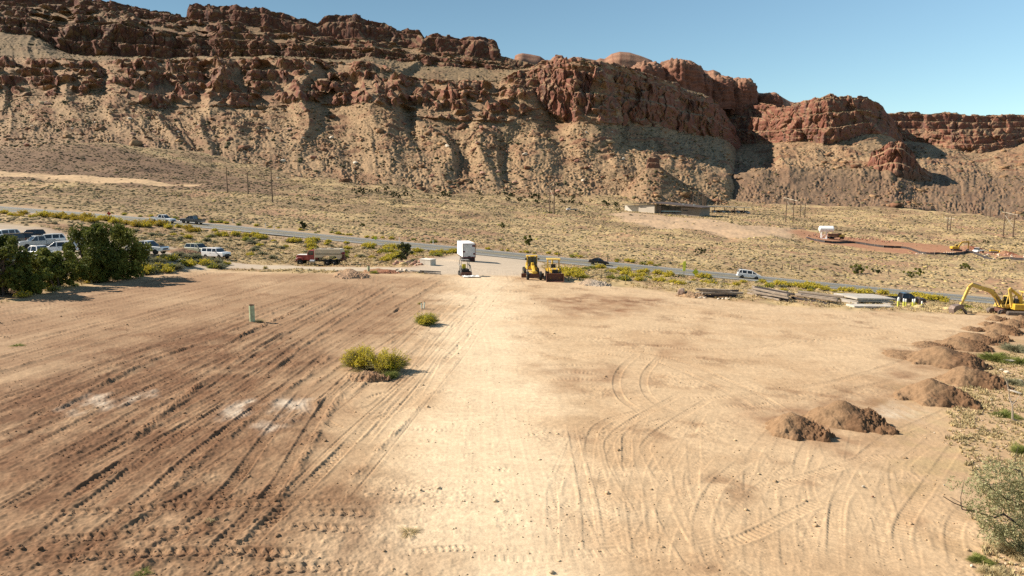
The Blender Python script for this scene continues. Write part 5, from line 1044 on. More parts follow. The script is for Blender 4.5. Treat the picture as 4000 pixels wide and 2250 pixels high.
def canopy():
    d=505;L=at(2700,830,d);z=L[2]+.2; k=d/F
    e=empty('solar_canopy',(L[0],L[1],z),R(-2),'long shade roof over parked cars, right of the tan building','carport'); w=230*k
    MB().prism([(-1,4.3),(w*.5,3.9),(w+1,2.9),(w+1,3.2),(w*.5,4.2),(-1,4.6)],0,9).build('roof',mat('canopy_panel',(.30,.31,.27),.5,.0,.15,.5),e)
    for i in range(6): MB().box((w*(i+.5)/6-.2,4.2,-4),(w*(i+.5)/6+.2,4.7,3.4)).build('post',BLK,e)
    proto=None
    for i,(px,m,n) in enumerate([(2683,WHITEP,'white car at the near end of the shade roof, by the building wall'),(2693,SILV,'silver car beside the white one by the building wall'),(2788,WHITEP,'white car under the left half of the shade roof'),(2805,BLACKP,'black car under the middle of the shade roof'),(2822,WHITEP,'white car in the middle of the row under the shade roof'),(2842,SILV,'silver car right of the middle under the shade roof'),(2862,BLACKP,'black car in the right half under the shade roof'),(2880,WHITEP,'white car near the right end of the shade roof'),(2896,BLACKP,'dark car beside the last one under the shade roof'),(2917,WHITEP,'white car at the far right end of the shade roof')]):
        q=gp(px,834 if px>2700 else 828); car('parked_car',(*at(px,834 if px>2700 else 828,509)[:2],max(gh(q[0],q[1]),float(at(px,834 if px>2700 else 828,509)[2]))),R(-80+random.uniform(-8,8)),'suv',m,n,'car','cars under the shade roof')
canopy()
# ---- white tank on legs, hose
def tank():
    b=gp(3222,932); k=b[1]/F; e=empty('water_tank',(b[0],b[1],gh(b[0],b[1])),R(-14),'white cylindrical tank on tall white legs above the brown dump truck','water tank')
    W_=mat('white_tank_paint',(.80,.80,.78),.4,0,.05,1)
    MB().lathe((-2.4,0,4.5),(1,0,0),[(-.55,.3),(-.4,.9),(0,1.4),(5.6,1.4),(6.0,.9),(6.15,.3)],24).build('tank',W_,e,smooth=True)
    for x in(-1.6,.6):
        for y in(-.9,.9): MB().tube((x,y,0),(x,y,3.6),.12).build('leg',W_,e)
    MB().box((-2,-1.2,-.2),(1,1.2,.12)).build('base_slab',W_,e); MB().tube((-1.7,-1,.6),(.6,-1,3.2),.05).build('brace',W_,e); MB().tube((-1.9,0,.3),(-1.9,0,3.6),.1).build('fill_pipe',W_,e)
    P=[gp(*q) for q in [(3060,888),(3110,893),(3150,897),(3185,900),(3202,907),(3212,922)]]
    m=MB(); m.path([(p[0],p[1],gh(p[0],p[1])+.15) for p in P],.16,6); tag(m.build('supply_pipe',mat('cream_pipe',(.55,.48,.34),.6)),'long pale pipe lying on the bank and leading to the white tank','pipe')
tank()
def fence():
    P=[gp(*q) for q in [(3150,930),(3200,945),(3240,951),(3300,950),(3340,951),(3400,959),(3450,966),(3540,972),(3600,990),(3650,997),(3720,995),(3780,992),(3850,1000),(3920,1010),(4020,1022),(4100,1032)]]
    C=catmull(P,2.2); e=empty('silt_fence',(C[0][0],C[0][1],0),0,'long low black cloth barrier round the red earthworks','fence'); m=MB(); o=C[0]
    zs=[gh(*c) for c in C]
    for i in range(len(C)-1):
        a,b=C[i],C[i+1]; m.beam((a[0]-o[0],a[1]-o[1],zs[i]+.45),(b[0]-o[0],b[1]-o[1],zs[i+1]+.45),.05,.95,side=(0,1,0))
    m.build('cloth',mat('black_geotextile',(.05,.042,.04),.9,0,.3,1),e)
    for i in range(0,len(C),2): MB().tube((C[i][0]-o[0],C[i][1]-o[1]-.1,zs[i]-.2),(C[i][0]-o[0],C[i][1]-o[1]-.1,zs[i]+1.15),.05,n=5).build('stake',WOODP,e)
fence()
# ---- roadside signs and posts
def sign(px,pb,pt,name,label,colr,shape='diamond',ang=0,w=.75,cat='road sign'):
    b=gp(px,pb); h=(pb-pt)/F*b[1]; e=empty(name,(b[0],b[1],gh(b[0],b[1])),ang,label,cat)
    MB().box((-.03,.02,-.2),(.03,.08,h-.1)).build('post',STEELD,e)
    m=MB()
    if shape=='diamond': m.prism([(0,h-2*w*.707),(w*.707,h-w*.707),(0,h),(-w*.707,h-w*.707)],-.02,.02)
    elif shape=='flag': m.prism([(0,h-w),(w,h-w*.8),(w*.95,h-.1),(0,h)],-.02,.02)
    else: m.prism([(-w/2,h-1.6*w),(w/2,h-1.6*w),(w/2,h),(-w/2,h)],-.02,.02)
    m.build('sign_panel',colr,e)
REDS=mat('red_sign_face',(.45,.03,.03),.5); YELS=mat('yellow_green_sign_face',(.66,.68,.03),.5)
sign(427,859,825,'road_sign','small red sign on a thin post beside the highway on the left',REDS,w=.8)
sign(2672,1082,1022,'road_sign','tall thin yellow-green sign turned nearly edge-on beside the highway',YELS,'tall',R(50),1.3); sign(2716,1085,1049,'road_sign','yellow-green diamond sign on a short post, right of the edge-on one',YELS,w=1.15,ang=R(20))
sign(1466,937,922,'road_sign','small bright yellow-green sign among bushes across the highway',YELS,w=.7)
sign(1235,905,893,'road_marker','thin dark marker post with a small plate across the highway','' or STEELD,'tall',0,.3,'road sign')
def mk_post(px,pb,h,name,label,m,m2,r,group,cat='post'):
    b=gp(px,pb); e=empty(name,(b[0],b[1],gh(b[0],b[1])),0,label,cat,group)
    MB().tube((0,0,-.2),(0,0,h*.8),r).build('shaft',m,e); MB().tube((0,0,h*.8),(0,0,h),r*1.02,r*.7).build('cap',m2,e)
for px,pb in [(910,873),(1037,889),(1071,899),(1692,957),(1560,945)]: mk_post(px,pb,1.25,'delineator_post','thin white marker post at the far edge of the highway',mat('white_plastic',(.7,.66,.6),.6),mat('white_plastic',(.7,.66,.6),.6),.07,'marker posts along the highway')
for px,pb in [(2182,1003),(2373,1020),(2625,1014),(2683,1021),(2868,1050),(2992,1052),(3056,1053),(3091,1056),(3122,1060),(3622,1050),(3470,1075)]: mk_post(px,pb,1.5,'fence_post','dark wooden fence post standing in the scrub beyond the highway',WOOD,WOOD,.1,'old fence posts')
# ---- white and yellow posts, gate
BY=mat('yellow_green_post_paint',(.62,.62,.10),.5,0,.1,3); BWH=mat('white_post_paint',(.74,.72,.66),.5,0,.1,3)
for i,(px,h) in enumerate([(3497,.95),(3503,1.0),(3510,1.0),(3519,1.0),(3527,.9),(3537,.95),(3555,.95),(3564,.72),(3572,.95),(3591,.9)]):
    b=gp(px,1199); e=empty('bollard',(b[0],b[1]-.6+.3*(i%3),gh(b[0],b[1]-.6)-.02),0,['leftmost white-topped yellow post in front of the navy pickup','second white-topped yellow post from the left','third white-topped yellow post from the left','fourth white-topped yellow post, standing clear of its neighbours','fifth white-topped yellow post, shorter than the ones beside it','sixth white-topped yellow post, just left of the wide gap','white-topped yellow post just right of the wide gap','shortest white-topped yellow post of the row','white-topped yellow post right of the shortest one','rightmost white-topped yellow post, beside the steel rack'][i],'bollard','white and yellow posts before the navy pickup')
    MB().tube((0,0,-.1),(0,0,h*1.3*.62),.105,n=12).build('shaft',BY,e,smooth=True); MB().lathe((0,0,h*1.3*.62),(0,0,1),[(0,.107),(h*.36,.107),(h*.42,.07)],12).build('white_top',BWH,e,smooth=True)
b=gp(3592,1198); e=empty('steel_rack',(b[0],b[1],gh(b[0],b[1])),R(5),'rusty ladder-like steel frame leaning at the end of the row of posts','rack')
m=MB()
for y in(0,.9): m.beam((-.1,y,1.6),(1.35,y,.02),.06,.06).beam((-.1,y,1.6),(-.1,y,.1),.06,.06)
for k in range(6): t=k/5; m.beam((-.1+1.45*t,0,1.6-1.58*t),(-.1+1.45*t,.9,1.6-1.58*t),.05,.05,side=(1,0,0))
m.build('frame',STEELD,e); m=MB()
for t in(.2,.5,.8): m.beam((-.1+1.45*t,.45,1.6-1.58*t),(-.05,.45,.3),.05,.05)
m.build('strut',RUSTM,e)
# ---- pipes sticking out of the lot
GRN=mat('pale_green_pipe_paint',(.40,.47,.28),.55,0,.2,4,c2=(.28,.30,.20)); 
def casing(px,pb,pt,wpx,label,m=GRN,tilt=0):
    b=pad(px,pb); k=F/b[1]; h=(pb-pt)/k; r=wpx/k/2; e=empty('pipe_post',(b[0],b[1],gh(b[0],b[1])),0,label,'pipe'); e.rotation_euler=(0,tilt,0)
    MB().lathe((0,0,-.2),(0,0,1),[(0,r),(h+.2,r),(h+.2,r*.86),(h,r*.86)],20).build('pipe',m,e,smooth=True); MB().lathe((0,0,h-.05),(0,0,1),[(0,r*1.02),(.07,r*1.02),(.075,r*.9),(.03,r*.85)],20).build('rim',RUSTM,e)
casing(986,1258,1193,21,'thick pale green pipe standing upright in the left half of the lot'); casing(1440,1063,1035,10,'pale green pipe standing beside a yellow bush at the back of the lot')
WPV=mat('pale_green_plastic_pipe',(.62,.68,.56),.5); casing(1647,1207,1184,5,'left one of two thin pale pipes behind the round yellow bush',WPV,-.03); casing(1656,1205,1179,5,'right, leaning one of two thin pale pipes behind the round yellow bush',WPV,.12); casing(1467,1433,1414,6,'short white pipe stub inside the largest yellow bush',BWH)
# ---- rocks
def rockmesh(name,seed,m,sq=.7,ang=.5):
    import bmesh
    bm=bmesh.new(); bmesh.ops.create_icosphere(bm,subdivisions=3,radius=1); v=np.array([p.co[:] for p in bm.verts])
    r_=np.random.default_rng(seed); D=np.ones(len(v))
    for k in range(13):
        n=r_.normal(size=3);n/=np.linalg.norm(n); c=r_.uniform(.45,.85); d=v@n; D=np.where(d>c,np.minimum(D,c/np.maximum(d,1e-3)),D)
    v=v*D[:,None]*(1+.05*r_.normal(size=(len(v),1))); v*=np.array([1,r_.uniform(.65,1),sq])
    f=np.array([[q.index for q in p.verts] for p in bm.faces]); bm.free()
    o=npmesh(name,v,f,m); return o
RK=[mat('pink_sandstone',(.42,.24,.165),.9,0,.3,1.5,.4),mat('pale_rock',(.56,.47,.36),.9,0,.2,1.5,.4),mat('red_sandstone',(.26,.12,.075),.9,0,.3,1.5,.4)]
ROCKP={}
def rock(px,py,w,label,ci=0,group=None,cat='rock',sq=.7,name='rock',h=None):
    b=gp(px,py); s=w/F*b[1]/2; k=(ci,random.randrange(4))
    if k not in ROCKP:
        o=rockmesh(name,ci*10+k[1],RK[ci],sq); ROCKP[k]=o
    else:
        o=ROCKP[k].copy(); o.name=name; COL.objects.link(o)
    o.location=(b[0],b[1],gh(b[0],b[1])+s*.32); o.scale=(s,s,s*(h or 1)); o.rotation_euler=(random.uniform(-.2,.2),random.uniform(-.2,.2),random.uniform(0,6)); 
    for key in('label','category','group'):
        if key in o: del o[key]
    return tag(o,label,cat,group)
for i in range(16): rock(1540+i*7.2+random.uniform(-3,3),1040-random.uniform(0,9)-(i%3)*3,random.uniform(15,27),'pink sandstone rock in the row below the dark green juniper',0,'rocks below the juniper')
for i in range(11): rock(1546+i*4+random.uniform(-2,2),1064-random.uniform(0,7),random.uniform(12,20),'pale pink rock in the small heap at the end of the trench',1 if i%3 else 0,'small rock heap')
for i in range(5): rock(2730+i*7,1166-random.uniform(0,4),random.uniform(10,16),'white broken stone beside the first beam stack',1,'white stones by the beams')
for i,x in enumerate((2806,2822,2838,2850)): rock(x,1169-random.uniform(0,3),random.uniform(12,18),'pale stone lying in front of the first beam stack',1,'white stones by the beams')
for i in range(46):
    t=i/46; rock(3160+330*t+random.uniform(-4,4),923+22*t+random.uniform(-5,3),random.uniform(6,13),'red rock in the long row behind the dump truck',2 if i%3 else 0,'row of rocks behind the dump truck')
for i in range(30): rock(3570+random.uniform(0,160),993-random.uniform(0,5),random.uniform(5,10),'pale rock in the row just behind the black cloth barrier',1,'pale rocks behind the barrier')
for i in range(46):
    x=3835+random.uniform(0,180); rock(x,996+(x-3835)*.06+random.uniform(-9,8),random.uniform(7,15),'pale pink rock in the heap at the right end of the red cut',1 if i%2 else 0,'pale rocks at the end of the cut')
for a in [(3373,1903,19,'white fist-shaped stone on the sand in the right foreground',1),(3688,1899,12,'small white stone near the tip of the bare branch',1),(3410,1942,14,'small dark stone on the sand right of the white one',2),(3912,1448,17,'white boulder on the right bank, left of a pair',1),(3931,1458,24,'larger white boulder of the pair on the right bank',1),(3985,1492,30,'pale flat boulder at the right edge of the bank',1),(3868,1564,18,'pale boulder on the bank below the dead shrub tips',1),(3650,1690,10,'little pale stone on the graded ramp',1),(3105,1668,12,'pale stone lying on the front dirt pile',1),(3795,2212,26,'pale stone near the bottom right corner',1),(3858,1472,12,'small white stone beside the dirt piles',1)]: rock(*a)
for a in [(3940,1418,66,'long flat pale slab beside the green bushes on the bank'),(3965,1540,60,'flat pale slab above the dead shrub')]: rock(a[0],a[1],a[2],a[3],1,h=.22)
# big broken concrete block
def block():
    b=gp(2664,1157); k=b[1]/F; o=rockmesh('concrete_block',77,mat('broken_concrete',(.27,.20,.16),.9,0,.3,1.2,.5,c2=(.20,.13,.10)),.9); o.scale=(24*k,22*k,25*k); o.location=(b[0],b[1]+.4,gh(b[0],b[1])+17*k); o.rotation_euler=(.1,-.15,.4); tag(o,'big squarish broken concrete block at the left end of the beam stacks','concrete block')
block()
def cbox():
    b=gp(1672,1035); e=empty('concrete_vault',(b[0],b[1],gh(b[0],b[1])),R(-32),'pale square concrete vault with a flat lid at the edge of the gravel apron','concrete box')
    MB().box((-1.15,-.75,-.1),(1.15,.75,.95)).build('walls',CONC,e,bevel=.03); MB().box((-1.2,-.8,.955),(1.2,.8,1.08)).build('lid',mat('white_concrete',(.66,.62,.55),.8),e,bevel=.02)
    MB().lathe((-1.15,0,.5),(-1,0,0),[(0,.12),(.02,.12)],12).build('hole',BLK,e)
cbox()
# rails, beams and slabs lying about
def bar(p,q,w,h,zlift,name,label,m,group,cat):
    a=gp(*p);b=gp(*q); o=a; e=MB().beam((0,0,h/2),tuple((b-a)[:2])+(gh(b[0],b[1])-gh(a[0],a[1])+h/2,),w,h,side=(.05,1,0)).build(name,m,bevel=.02); e.location=(a[0],a[1],gh(a[0],a[1])+zlift); return tag(e,label,cat,group)
STL=mat('grey_steel_rail',(.14,.125,.11),.6,.4,.3,3); BEAM=mat('weathered_grey_beam',(.30,.235,.175),.8,0,.3,1.5,.3); BEAMB=mat('dark_tarred_beam',(.045,.032,.028),.7,0,.3,1.5)
for i,(p,q) in enumerate([((1604,1059),(1722,1073)),((1614,1062),(1700,1072)),((1640,1066),(1722,1071))]): bar(p,q,.16,.18,.0+.12*i,'steel_rail',['longest rusty rail lying at the back of the lot','middle rail of the three lying at the back of the lot','shortest rail lying at the back of the lot'][i],STL,'rails at the back of the lot','rail')
k=0
for nm,(x0,y0,x1,y1),n in [('first',(2728,1157,2875,1163),7),('second',(2935,1158,3078,1178),9),('third',(3108,1166,3268,1187),7)]:
    for i in range(n):
        row,lay=i%3,i//3; dy=-4.4*row+random.uniform(-1,1); dx=random.uniform(-16,16)
        bar((x0+dx,y0+dy-1+random.uniform(-1,1)),(x1+dx+random.uniform(-18,18),y1+dy-1+random.uniform(-1,1)),.5,.24,.04+.42*lay,'long_beam',f'long weathered beam in the {nm} stack from the boulder',BEAM if (i+lay)%3 else BEAMB,f'beams of the {nm} stack','beam')
        k+=1
def slab(p,q,w,t,lift,label,m=CONC,tilt=0):
    a=gp(*p);b=gp(*q); d=b-a; L=np.hypot(d[0],d[1]); e=MB().box((0,-w/2,0),(L,w/2,t)).build('concrete_slab',m,bevel=.03); e.location=(a[0],a[1],gh(a[0],a[1])+lift); e.rotation_euler=(tilt,-math.atan2(gh(b[0],b[1])-gh(a[0],a[1]),L),math.atan2(d[1],d[0])); tag(e,label,'concrete slab','concrete slabs')
slab((3300,1180),(3455,1187),3.4,.25,.75,'large pale concrete slab on top of the stack beside the navy pickup',CONC,.10); slab((3310,1181),(3450,1188),3.0,.25,.3,'concrete slab underneath the top one beside the navy pickup',CONCD); slab((3320,1196),(3478,1202),1.5,.28,.06,'lowest pale slab lying in front of the slab stack',CONC,.06)
for i,(x,y) in enumerate([(3316,1185),(3440,1190)]): slab((x,y),(x+9,y+.5),2.8,.3,0,['timber-like grey bearer under the left end of the slabs','timber-like grey bearer under the right end of the slabs'][i],CONCD)
# white debris by the small loader
b=gp(1838,1083); e=empty('debris_sheet',(b[0],b[1],gh(b[0],b[1])),R(10),'crumpled white sheet lying in front of the small grey loader','sheet')
gx_,gy_=np.meshgrid(np.linspace(-1.3,1.3,26),np.linspace(-.7,.7,16)); zz_=.12+.16*np.abs(fbm(gx_*1.4,gy_*1.6,3,5))*2; 
npmesh('sheet',np.stack([gx_+.15*vn(gy_*2,gx_*2,3),gy_+.15*vn(gx_*2,gy_,4),zz_],-1).reshape(-1,3),gridfaces(16,26),mat('white_sheeting',(.75,.74,.70),.6),e)
MB().box((-1.0,-.4,.0),(-.2,.4,.12)).build('panel',BWH,e)
# ---- dirt heaps
M_HEAP=attrm('heaped_earth',fine=((9,.2),(2,.18)),bump=.5,bscale=9,bdist=.06)
def heap(px,py,wpx,hm,label,seed,col=None,asp=.8,rot=-.5,rough=1.0,group='dumped earth heaps',apex=-.25):
    b=gp(px,py); W=wpx/F*b[1]/2; n=110; s=np.linspace(-1.25,1.25,n); X,Y=np.meshgrid(s,s)
    c,sn=math.cos(rot),math.sin(rot); u=X; v=Y; 
    wob=.5*fbm(X*1.5+seed,Y*1.5,4,seed); ax=np.where(u>apex,(u-apex)/(1-apex),(apex-u)/(1+apex)); r=np.hypot(ax,v)*(1+wob)
    hm=hm*.98; Z=hm*np.clip(1.03-r,0,1)**.92; Z=hm*(1-np.sqrt((1-Z/hm)**2+.012)+.02); Z=np.maximum(Z,0)
    lowr=sstep(.0,.9,u)*sstep(1.2,.7,r)
    f1,_f,_g=worley(X*W*4.2,Y*W*4.2,seed); f3,_f,_g=worley(X*W*8,Y*W*8,seed+1)
    Z=Z+rough*((.5-f1).clip(0)*.62*lowr+(.5-f3).clip(0)*.34*(lowr+.2)*sstep(1.15,.9,r)+.16*fbm(X*W*1.1,Y*W*1.1,4,seed)*sstep(1.1,.7,r))
    wx=b[0]+W*(X*c-Y*asp*sn); wy=b[1]+W*(X*sn+Y*asp*c); base=groundz(wx.ravel(),wy.ravel())[0].reshape(n,n)
    m=sstep(1.12,.98,r); z=base+Z*m-.12*(1-m)-.02
    cc=np.array(col if col is not None else (.15,.084,.045)); pal=cc*.35+np.array((.30,.195,.11))*.65; t=sstep(.25,-.35,u+.4*fbm(X*2,Y*2,2,seed+5))*.8  # left slope paler: sunlight on it put into the earth colour
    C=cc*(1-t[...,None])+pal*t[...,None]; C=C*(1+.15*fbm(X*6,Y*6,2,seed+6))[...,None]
    keep=(r<1.14); F_=gridfaces(n,n); kk=keep.ravel()[F_].all(1); F_=F_[kk]; used=np.unique(F_); mp=-np.ones(n*n,int); mp[used]=np.arange(len(used))
    V=np.stack([wx-b[0],wy-b[1],z-b[2]],-1).reshape(-1,3)[used]
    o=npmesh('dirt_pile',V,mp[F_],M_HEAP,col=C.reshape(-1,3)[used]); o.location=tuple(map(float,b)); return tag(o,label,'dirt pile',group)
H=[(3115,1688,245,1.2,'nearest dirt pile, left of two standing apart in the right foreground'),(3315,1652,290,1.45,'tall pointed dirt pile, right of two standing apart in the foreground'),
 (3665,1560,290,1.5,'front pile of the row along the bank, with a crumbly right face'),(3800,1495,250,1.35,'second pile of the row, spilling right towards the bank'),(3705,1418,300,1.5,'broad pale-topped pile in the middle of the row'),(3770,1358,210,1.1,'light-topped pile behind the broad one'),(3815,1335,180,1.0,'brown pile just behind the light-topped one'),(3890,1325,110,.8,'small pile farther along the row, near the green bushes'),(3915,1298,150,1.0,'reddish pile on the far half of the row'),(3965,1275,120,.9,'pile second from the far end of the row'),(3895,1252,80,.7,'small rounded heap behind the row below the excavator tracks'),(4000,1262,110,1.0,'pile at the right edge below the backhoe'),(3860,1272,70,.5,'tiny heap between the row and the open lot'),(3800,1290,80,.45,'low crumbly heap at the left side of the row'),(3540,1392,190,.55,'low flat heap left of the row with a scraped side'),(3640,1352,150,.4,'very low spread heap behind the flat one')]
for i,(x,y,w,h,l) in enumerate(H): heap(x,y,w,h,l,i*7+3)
heap(1372,1080,135,1.25,'dirt heap in front of the red water truck',91,asp=1,group=None,col=(.33,.21,.13)); heap(2320,1112,120,.9,'grey gravel heap beside the wide bucket loader',92,col=(.36,.29,.22),group=None); heap(2700,1158,100,.8,'brown earth heap behind the concrete block',93,group=None,col=(.30,.19,.11)); heap(1490,1062,150,.55,'red earth bank next to the pale rock heap',94,group=None,col=(.26,.12,.07)); heap(722,988,120,.9,'reddish earth mound between the white pickup and the off-road vehicle',95,group=None,col=(.22,.13,.078),asp=1.2); heap(3790,965,90,2.2,'red spoil heap behind the far excavator',96,group=None,col=(.24,.09,.05)); heap(3935,990,60,1.6,'small red spoil heap at the right end of the cut',97,group=None,col=(.24,.09,.05)); heap(1440,1478,150,.5,'crumbled earth at the foot of the largest yellow bush',98,group=None,col=(.27,.16,.09),rough=1.3)
# ================================================================== plants
def leaves(n,centres,rad,size,asp=.5,seed=0,up=.0,flat=None):
    """n leaf quads gathered round clump centres (k,3) with radii"""
    r_=np.random.default_rng(seed); k=r_.integers(0,len(centres),n); d=r_.normal(size=(n,3)); d/=np.linalg.norm(d,axis=1)[:,None]
    p=centres[k]+d*(rad[k]*r_.uniform(.35,1.05,n)**.6)[:,None]
    a=r_.normal(size=(n,3)); a[:,2]+=up; a/=np.linalg.norm(a,axis=1)[:,None]; b=np.cross(a,r_.normal(size=(n,3))); b/=np.linalg.norm(b,axis=1)[:,None]
    s=size*r_.uniform(.6,1.4,n)[:,None]; a=a*s; b=b*s*asp
    V=np.stack([p-a-b*.3,p-b,p+a,p+b],1).reshape(-1,3); return V,np.arange(n*4).reshape(-1,4)
def tree(px,pb,pt,wpx,label,seed,lm,group=None,nl=9000,name='broadleaf_tree',ls=.17,low=.1,shape=1.0,clumps=46,cat='tree',trunks=2):
    b=gp(px,pb); k=b[1]/F; h=(pb-pt)*k; w=wpx*k/2; r_=np.random.default_rng(seed)
    e=empty(name,(b[0],b[1],gh(b[0],b[1])),r_.uniform(0,6),label,cat,group)
    C=[];Rr=[]
    while len(C)<clumps:
        q=r_.uniform(-1,1,3); t=np.linalg.norm(q)
        if .45<t<1 : C.append((q[0]*w*.9,q[1]*w*.9,h*(low+(1-low)*(.5+.5*q[2])**shape))); Rr.append(r_.uniform(.16,.34)*min(w,h*.5)*(1.15-.3*t))
    C=np.array(C);Rr=np.array(Rr); C[:,2]=np.minimum(C[:,2],h-Rr*.8); C[:,:2]+=.3*r_.normal(size=(len(C),2))
    m=MB()
    for s in range(trunks):
        a=r_.uniform(0,6.28); p=[np.array([.15*math.cos(a)*trunks,.15*math.sin(a)*trunks,-.2])]
        for t in range(4): p.append(p[-1]+np.array([math.cos(a)*w*.09+r_.normal()*.08,math.sin(a)*w*.09+r_.normal()*.08,h*.13]))
        r0=.028*h+.02; m.path(p,[r0*(1-.17*i) for i in range(5)],7)
        for c in C[r_.permutation(len(C))[:9]]: m.path([p[2+r_.integers(0,3)],(p[3]+c)/2+np.array([0,0,-.1*h*.3]),c],[r0*.42,r0*.3,r0*.12],5)
    m.build('trunk',mat('bark',(.075,.055,.042),.9,0,.3,6,.3),e,smooth=True)
    V,Fc=leaves(nl,C,Rr,ls,.55,seed); V[:,2]=np.maximum(V[:,2],.05)
    npmesh('crown',V,Fc,lm,e); return e
LEAF=leafm('olive_green_leaves',(.085,.098,.016),(.20,.20,.04),.9); LEAFD=leafm('dark_green_leaves',(.055,.068,.013),(.14,.15,.03),.8); JUN=leafm('juniper_foliage',(.030,.040,.012),(.085,.095,.028),2.5,.1)
for a in [(480,1088,874,215,'broad dense green tree, rightmost of the group beside the parked cars',1,LEAF,13000),(375,1102,876,205,'tallest green tree of the group beside the parked cars',2,LEAFD,13000),(225,1124,968,235,'bright olive green tree in front of the parked cars',3,LEAF,12000),(5,1152,925,215,'dark green tree cut off by the left edge',4,LEAFD,11000),(110,1148,1015,190,'low bushy green tree between the left edge tree and the bright one',5,LEAF,7000),(400,1104,985,150,'low dark green tree in the middle of the group',6,LEAFD,6500)]:
    tree(*a[:6],a[6],'green trees beside the parked cars',a[7],low=.0,shape=1.0,trunks=3,clumps=60,ls=.16)
# junipers, each alone
tree(1578,1020,948,62,'dark green juniper standing above the row of pink rocks',11,JUN,None,5000,'juniper',.10,.02,1.1,26,'tree',2)
for i,a in enumerate([(1183,894,866,30,'small dark juniper at the far roadside left of the water truck'),(2062,960,920,42,'green shrub-like tree in the scrub above the yellow machines'),(2738,992,968,44,'low dark green tree in the scrub above the yellow-green signs'),(3345,1068,1022,70,'tall olive tree in the scrub, left of two big ones across the highway'),(3425,1066,1042,48,'small dark tree between the two big olive ones across the highway'),(3560,1082,1046,88,'wide round olive tree across the highway above the navy pickup'),(3764,1042,1016,50,'small round tree below the far excavator'),(3852,952,940,26,'dark bush right of the far excavator arm'),(2522,829,812,22,'small green tree in front of the tan building wall'),(2416,826,810,16,'small yellow-green tree left of the tan building'),(2150,835,818,14,'dark bush at the foot of the far twin poles'),(1415,882,866,16,'tiny dark bush on the low red hill'),(1965,885,862,20,'small bush at the foot of the red bank')]): tree(*a,20+i,JUN if i in(0,2,4,7) else LEAF,None,1500,'desert_tree',.16,.02,1.1,16,'tree',2)
jr=random.Random(5)
for i in range(58):
    px=jr.uniform(1380,2420); t=(px-1380)/1040; py=757+38*t-6*math.sin(PI*t)+jr.uniform(-12,14); w=jr.uniform(12,27)
    if i==0: P0=tree(px,py,py-w*.8,w*1.1,'dark juniper in the scattered line along the foot of the slope',60,JUN,'junipers along the foot of the slope',700,'juniper',.3,.02,1,12,'tree',1); s0=w*gp(px,py)[1]
    elif i<5:
        P=tree(px,py,py-w*.8,w*1.1,'dark juniper in the scattered line along the foot of the slope',60+i,JUN,'junipers along the foot of the slope',700,'juniper',.3,.02,1,12,'tree',1)
    else:
        c=copytree(P0); b=gp(px,py); s=w*b[1]/s0; c.location=(b[0],b[1],gh(b[0],b[1])); c.scale=(s,s,s*jr.uniform(.8,1.1)); c.rotation_euler=(0,0,jr.uniform(0,6))
# ---- rabbitbrush: fans of fine stems under a dome of yellow heads
STEM=leafm('grey_green_stems',(.27,.24,.09),(.42,.36,.15),3,.3); FLW=leafm('yellow_flower_heads',(.50,.40,.03),(.68,.56,.06),3,.3); FLO=leafm('ochre_flower_heads',(.44,.30,.025),(.58,.43,.045),3,.3); SAGE=leafm('sage_leaves',(.20,.19,.11),(.31,.29,.17),3,.25); DRY=leafm('dry_grass_blades',(.42,.33,.17),(.60,.49,.28),2,.3); GRN2=leafm('fresh_green_stems',(.16,.18,.04),(.27,.28,.08),3,.3)
def bushmesh(name,seed,n,nf,mats,w=.014,fl=.045,openn=.75,hgt=.8):
    """unit bush, radius about 1"""
    r_=np.random.default_rng(seed); az=r_.uniform(0,2*PI,n); el=np.arcsin(r_.uniform(.12,1,n)); lob=1+.22*np.sin(az*3+seed)+.12*np.sin(az*7+seed*2)
    R_=lob*r_.uniform(.6,1.0,n); tip=np.stack([R_*np.cos(el)*np.cos(az),R_*np.cos(el)*np.sin(az),hgt*R_*np.sin(el)],1)
    b0=np.stack([.22*openn*np.cos(az),.22*openn*np.sin(az),np.zeros(n)],1)*r_.uniform(.2,1,(n,1)); mid=(b0+tip)/2+np.array([0,0,.10])
    sd=np.cross(tip-b0,r_.normal(size=(n,3))); sd/=np.linalg.norm(sd,axis=1)[:,None]; s1=sd*w; 
    V=np.stack([b0-s1*.6,b0+s1*.6,mid+s1,mid-s1, mid+s1*1.0,mid-s1*1.0,tip-s1*.5,tip+s1*.5],1).reshape(-1,3); i=np.arange(n)*8
    Fq=np.concatenate([np.stack([i,i+1,i+2,i+3],1),np.stack([i+5,i+4,i+7,i+6],1)]); mi=np.zeros(len(Fq),int)
    if nf:
        k=r_.permutation(n)[:nf] if nf<=n else r_.integers(0,n,nf); kk=k[(el[k]>.35)]; p=tip[kk]+r_.normal(size=(len(kk),3))*.04
        fv,ff=leaves(len(kk)*3,p,np.full(len(p),.05),fl,.8,seed+1); Fq=np.concatenate([Fq,ff+len(V)]); V=np.concatenate([V,fv]); mi=np.concatenate([mi,np.ones(len(ff),int)])
    V[:,2]=np.maximum(V[:,2],.0)
    return npmesh(name,V,Fq,mats,midx=mi)
def placeb(o,x,y,s,label,group,cat='bush',zs=1.0):
    o.location=(x,y,gh(x,y)-.03); o.scale=(s,s,s*zs); o.rotation_euler=(0,0,random.uniform(0,6.28)); return tag(o,label,cat,group)
BP={}
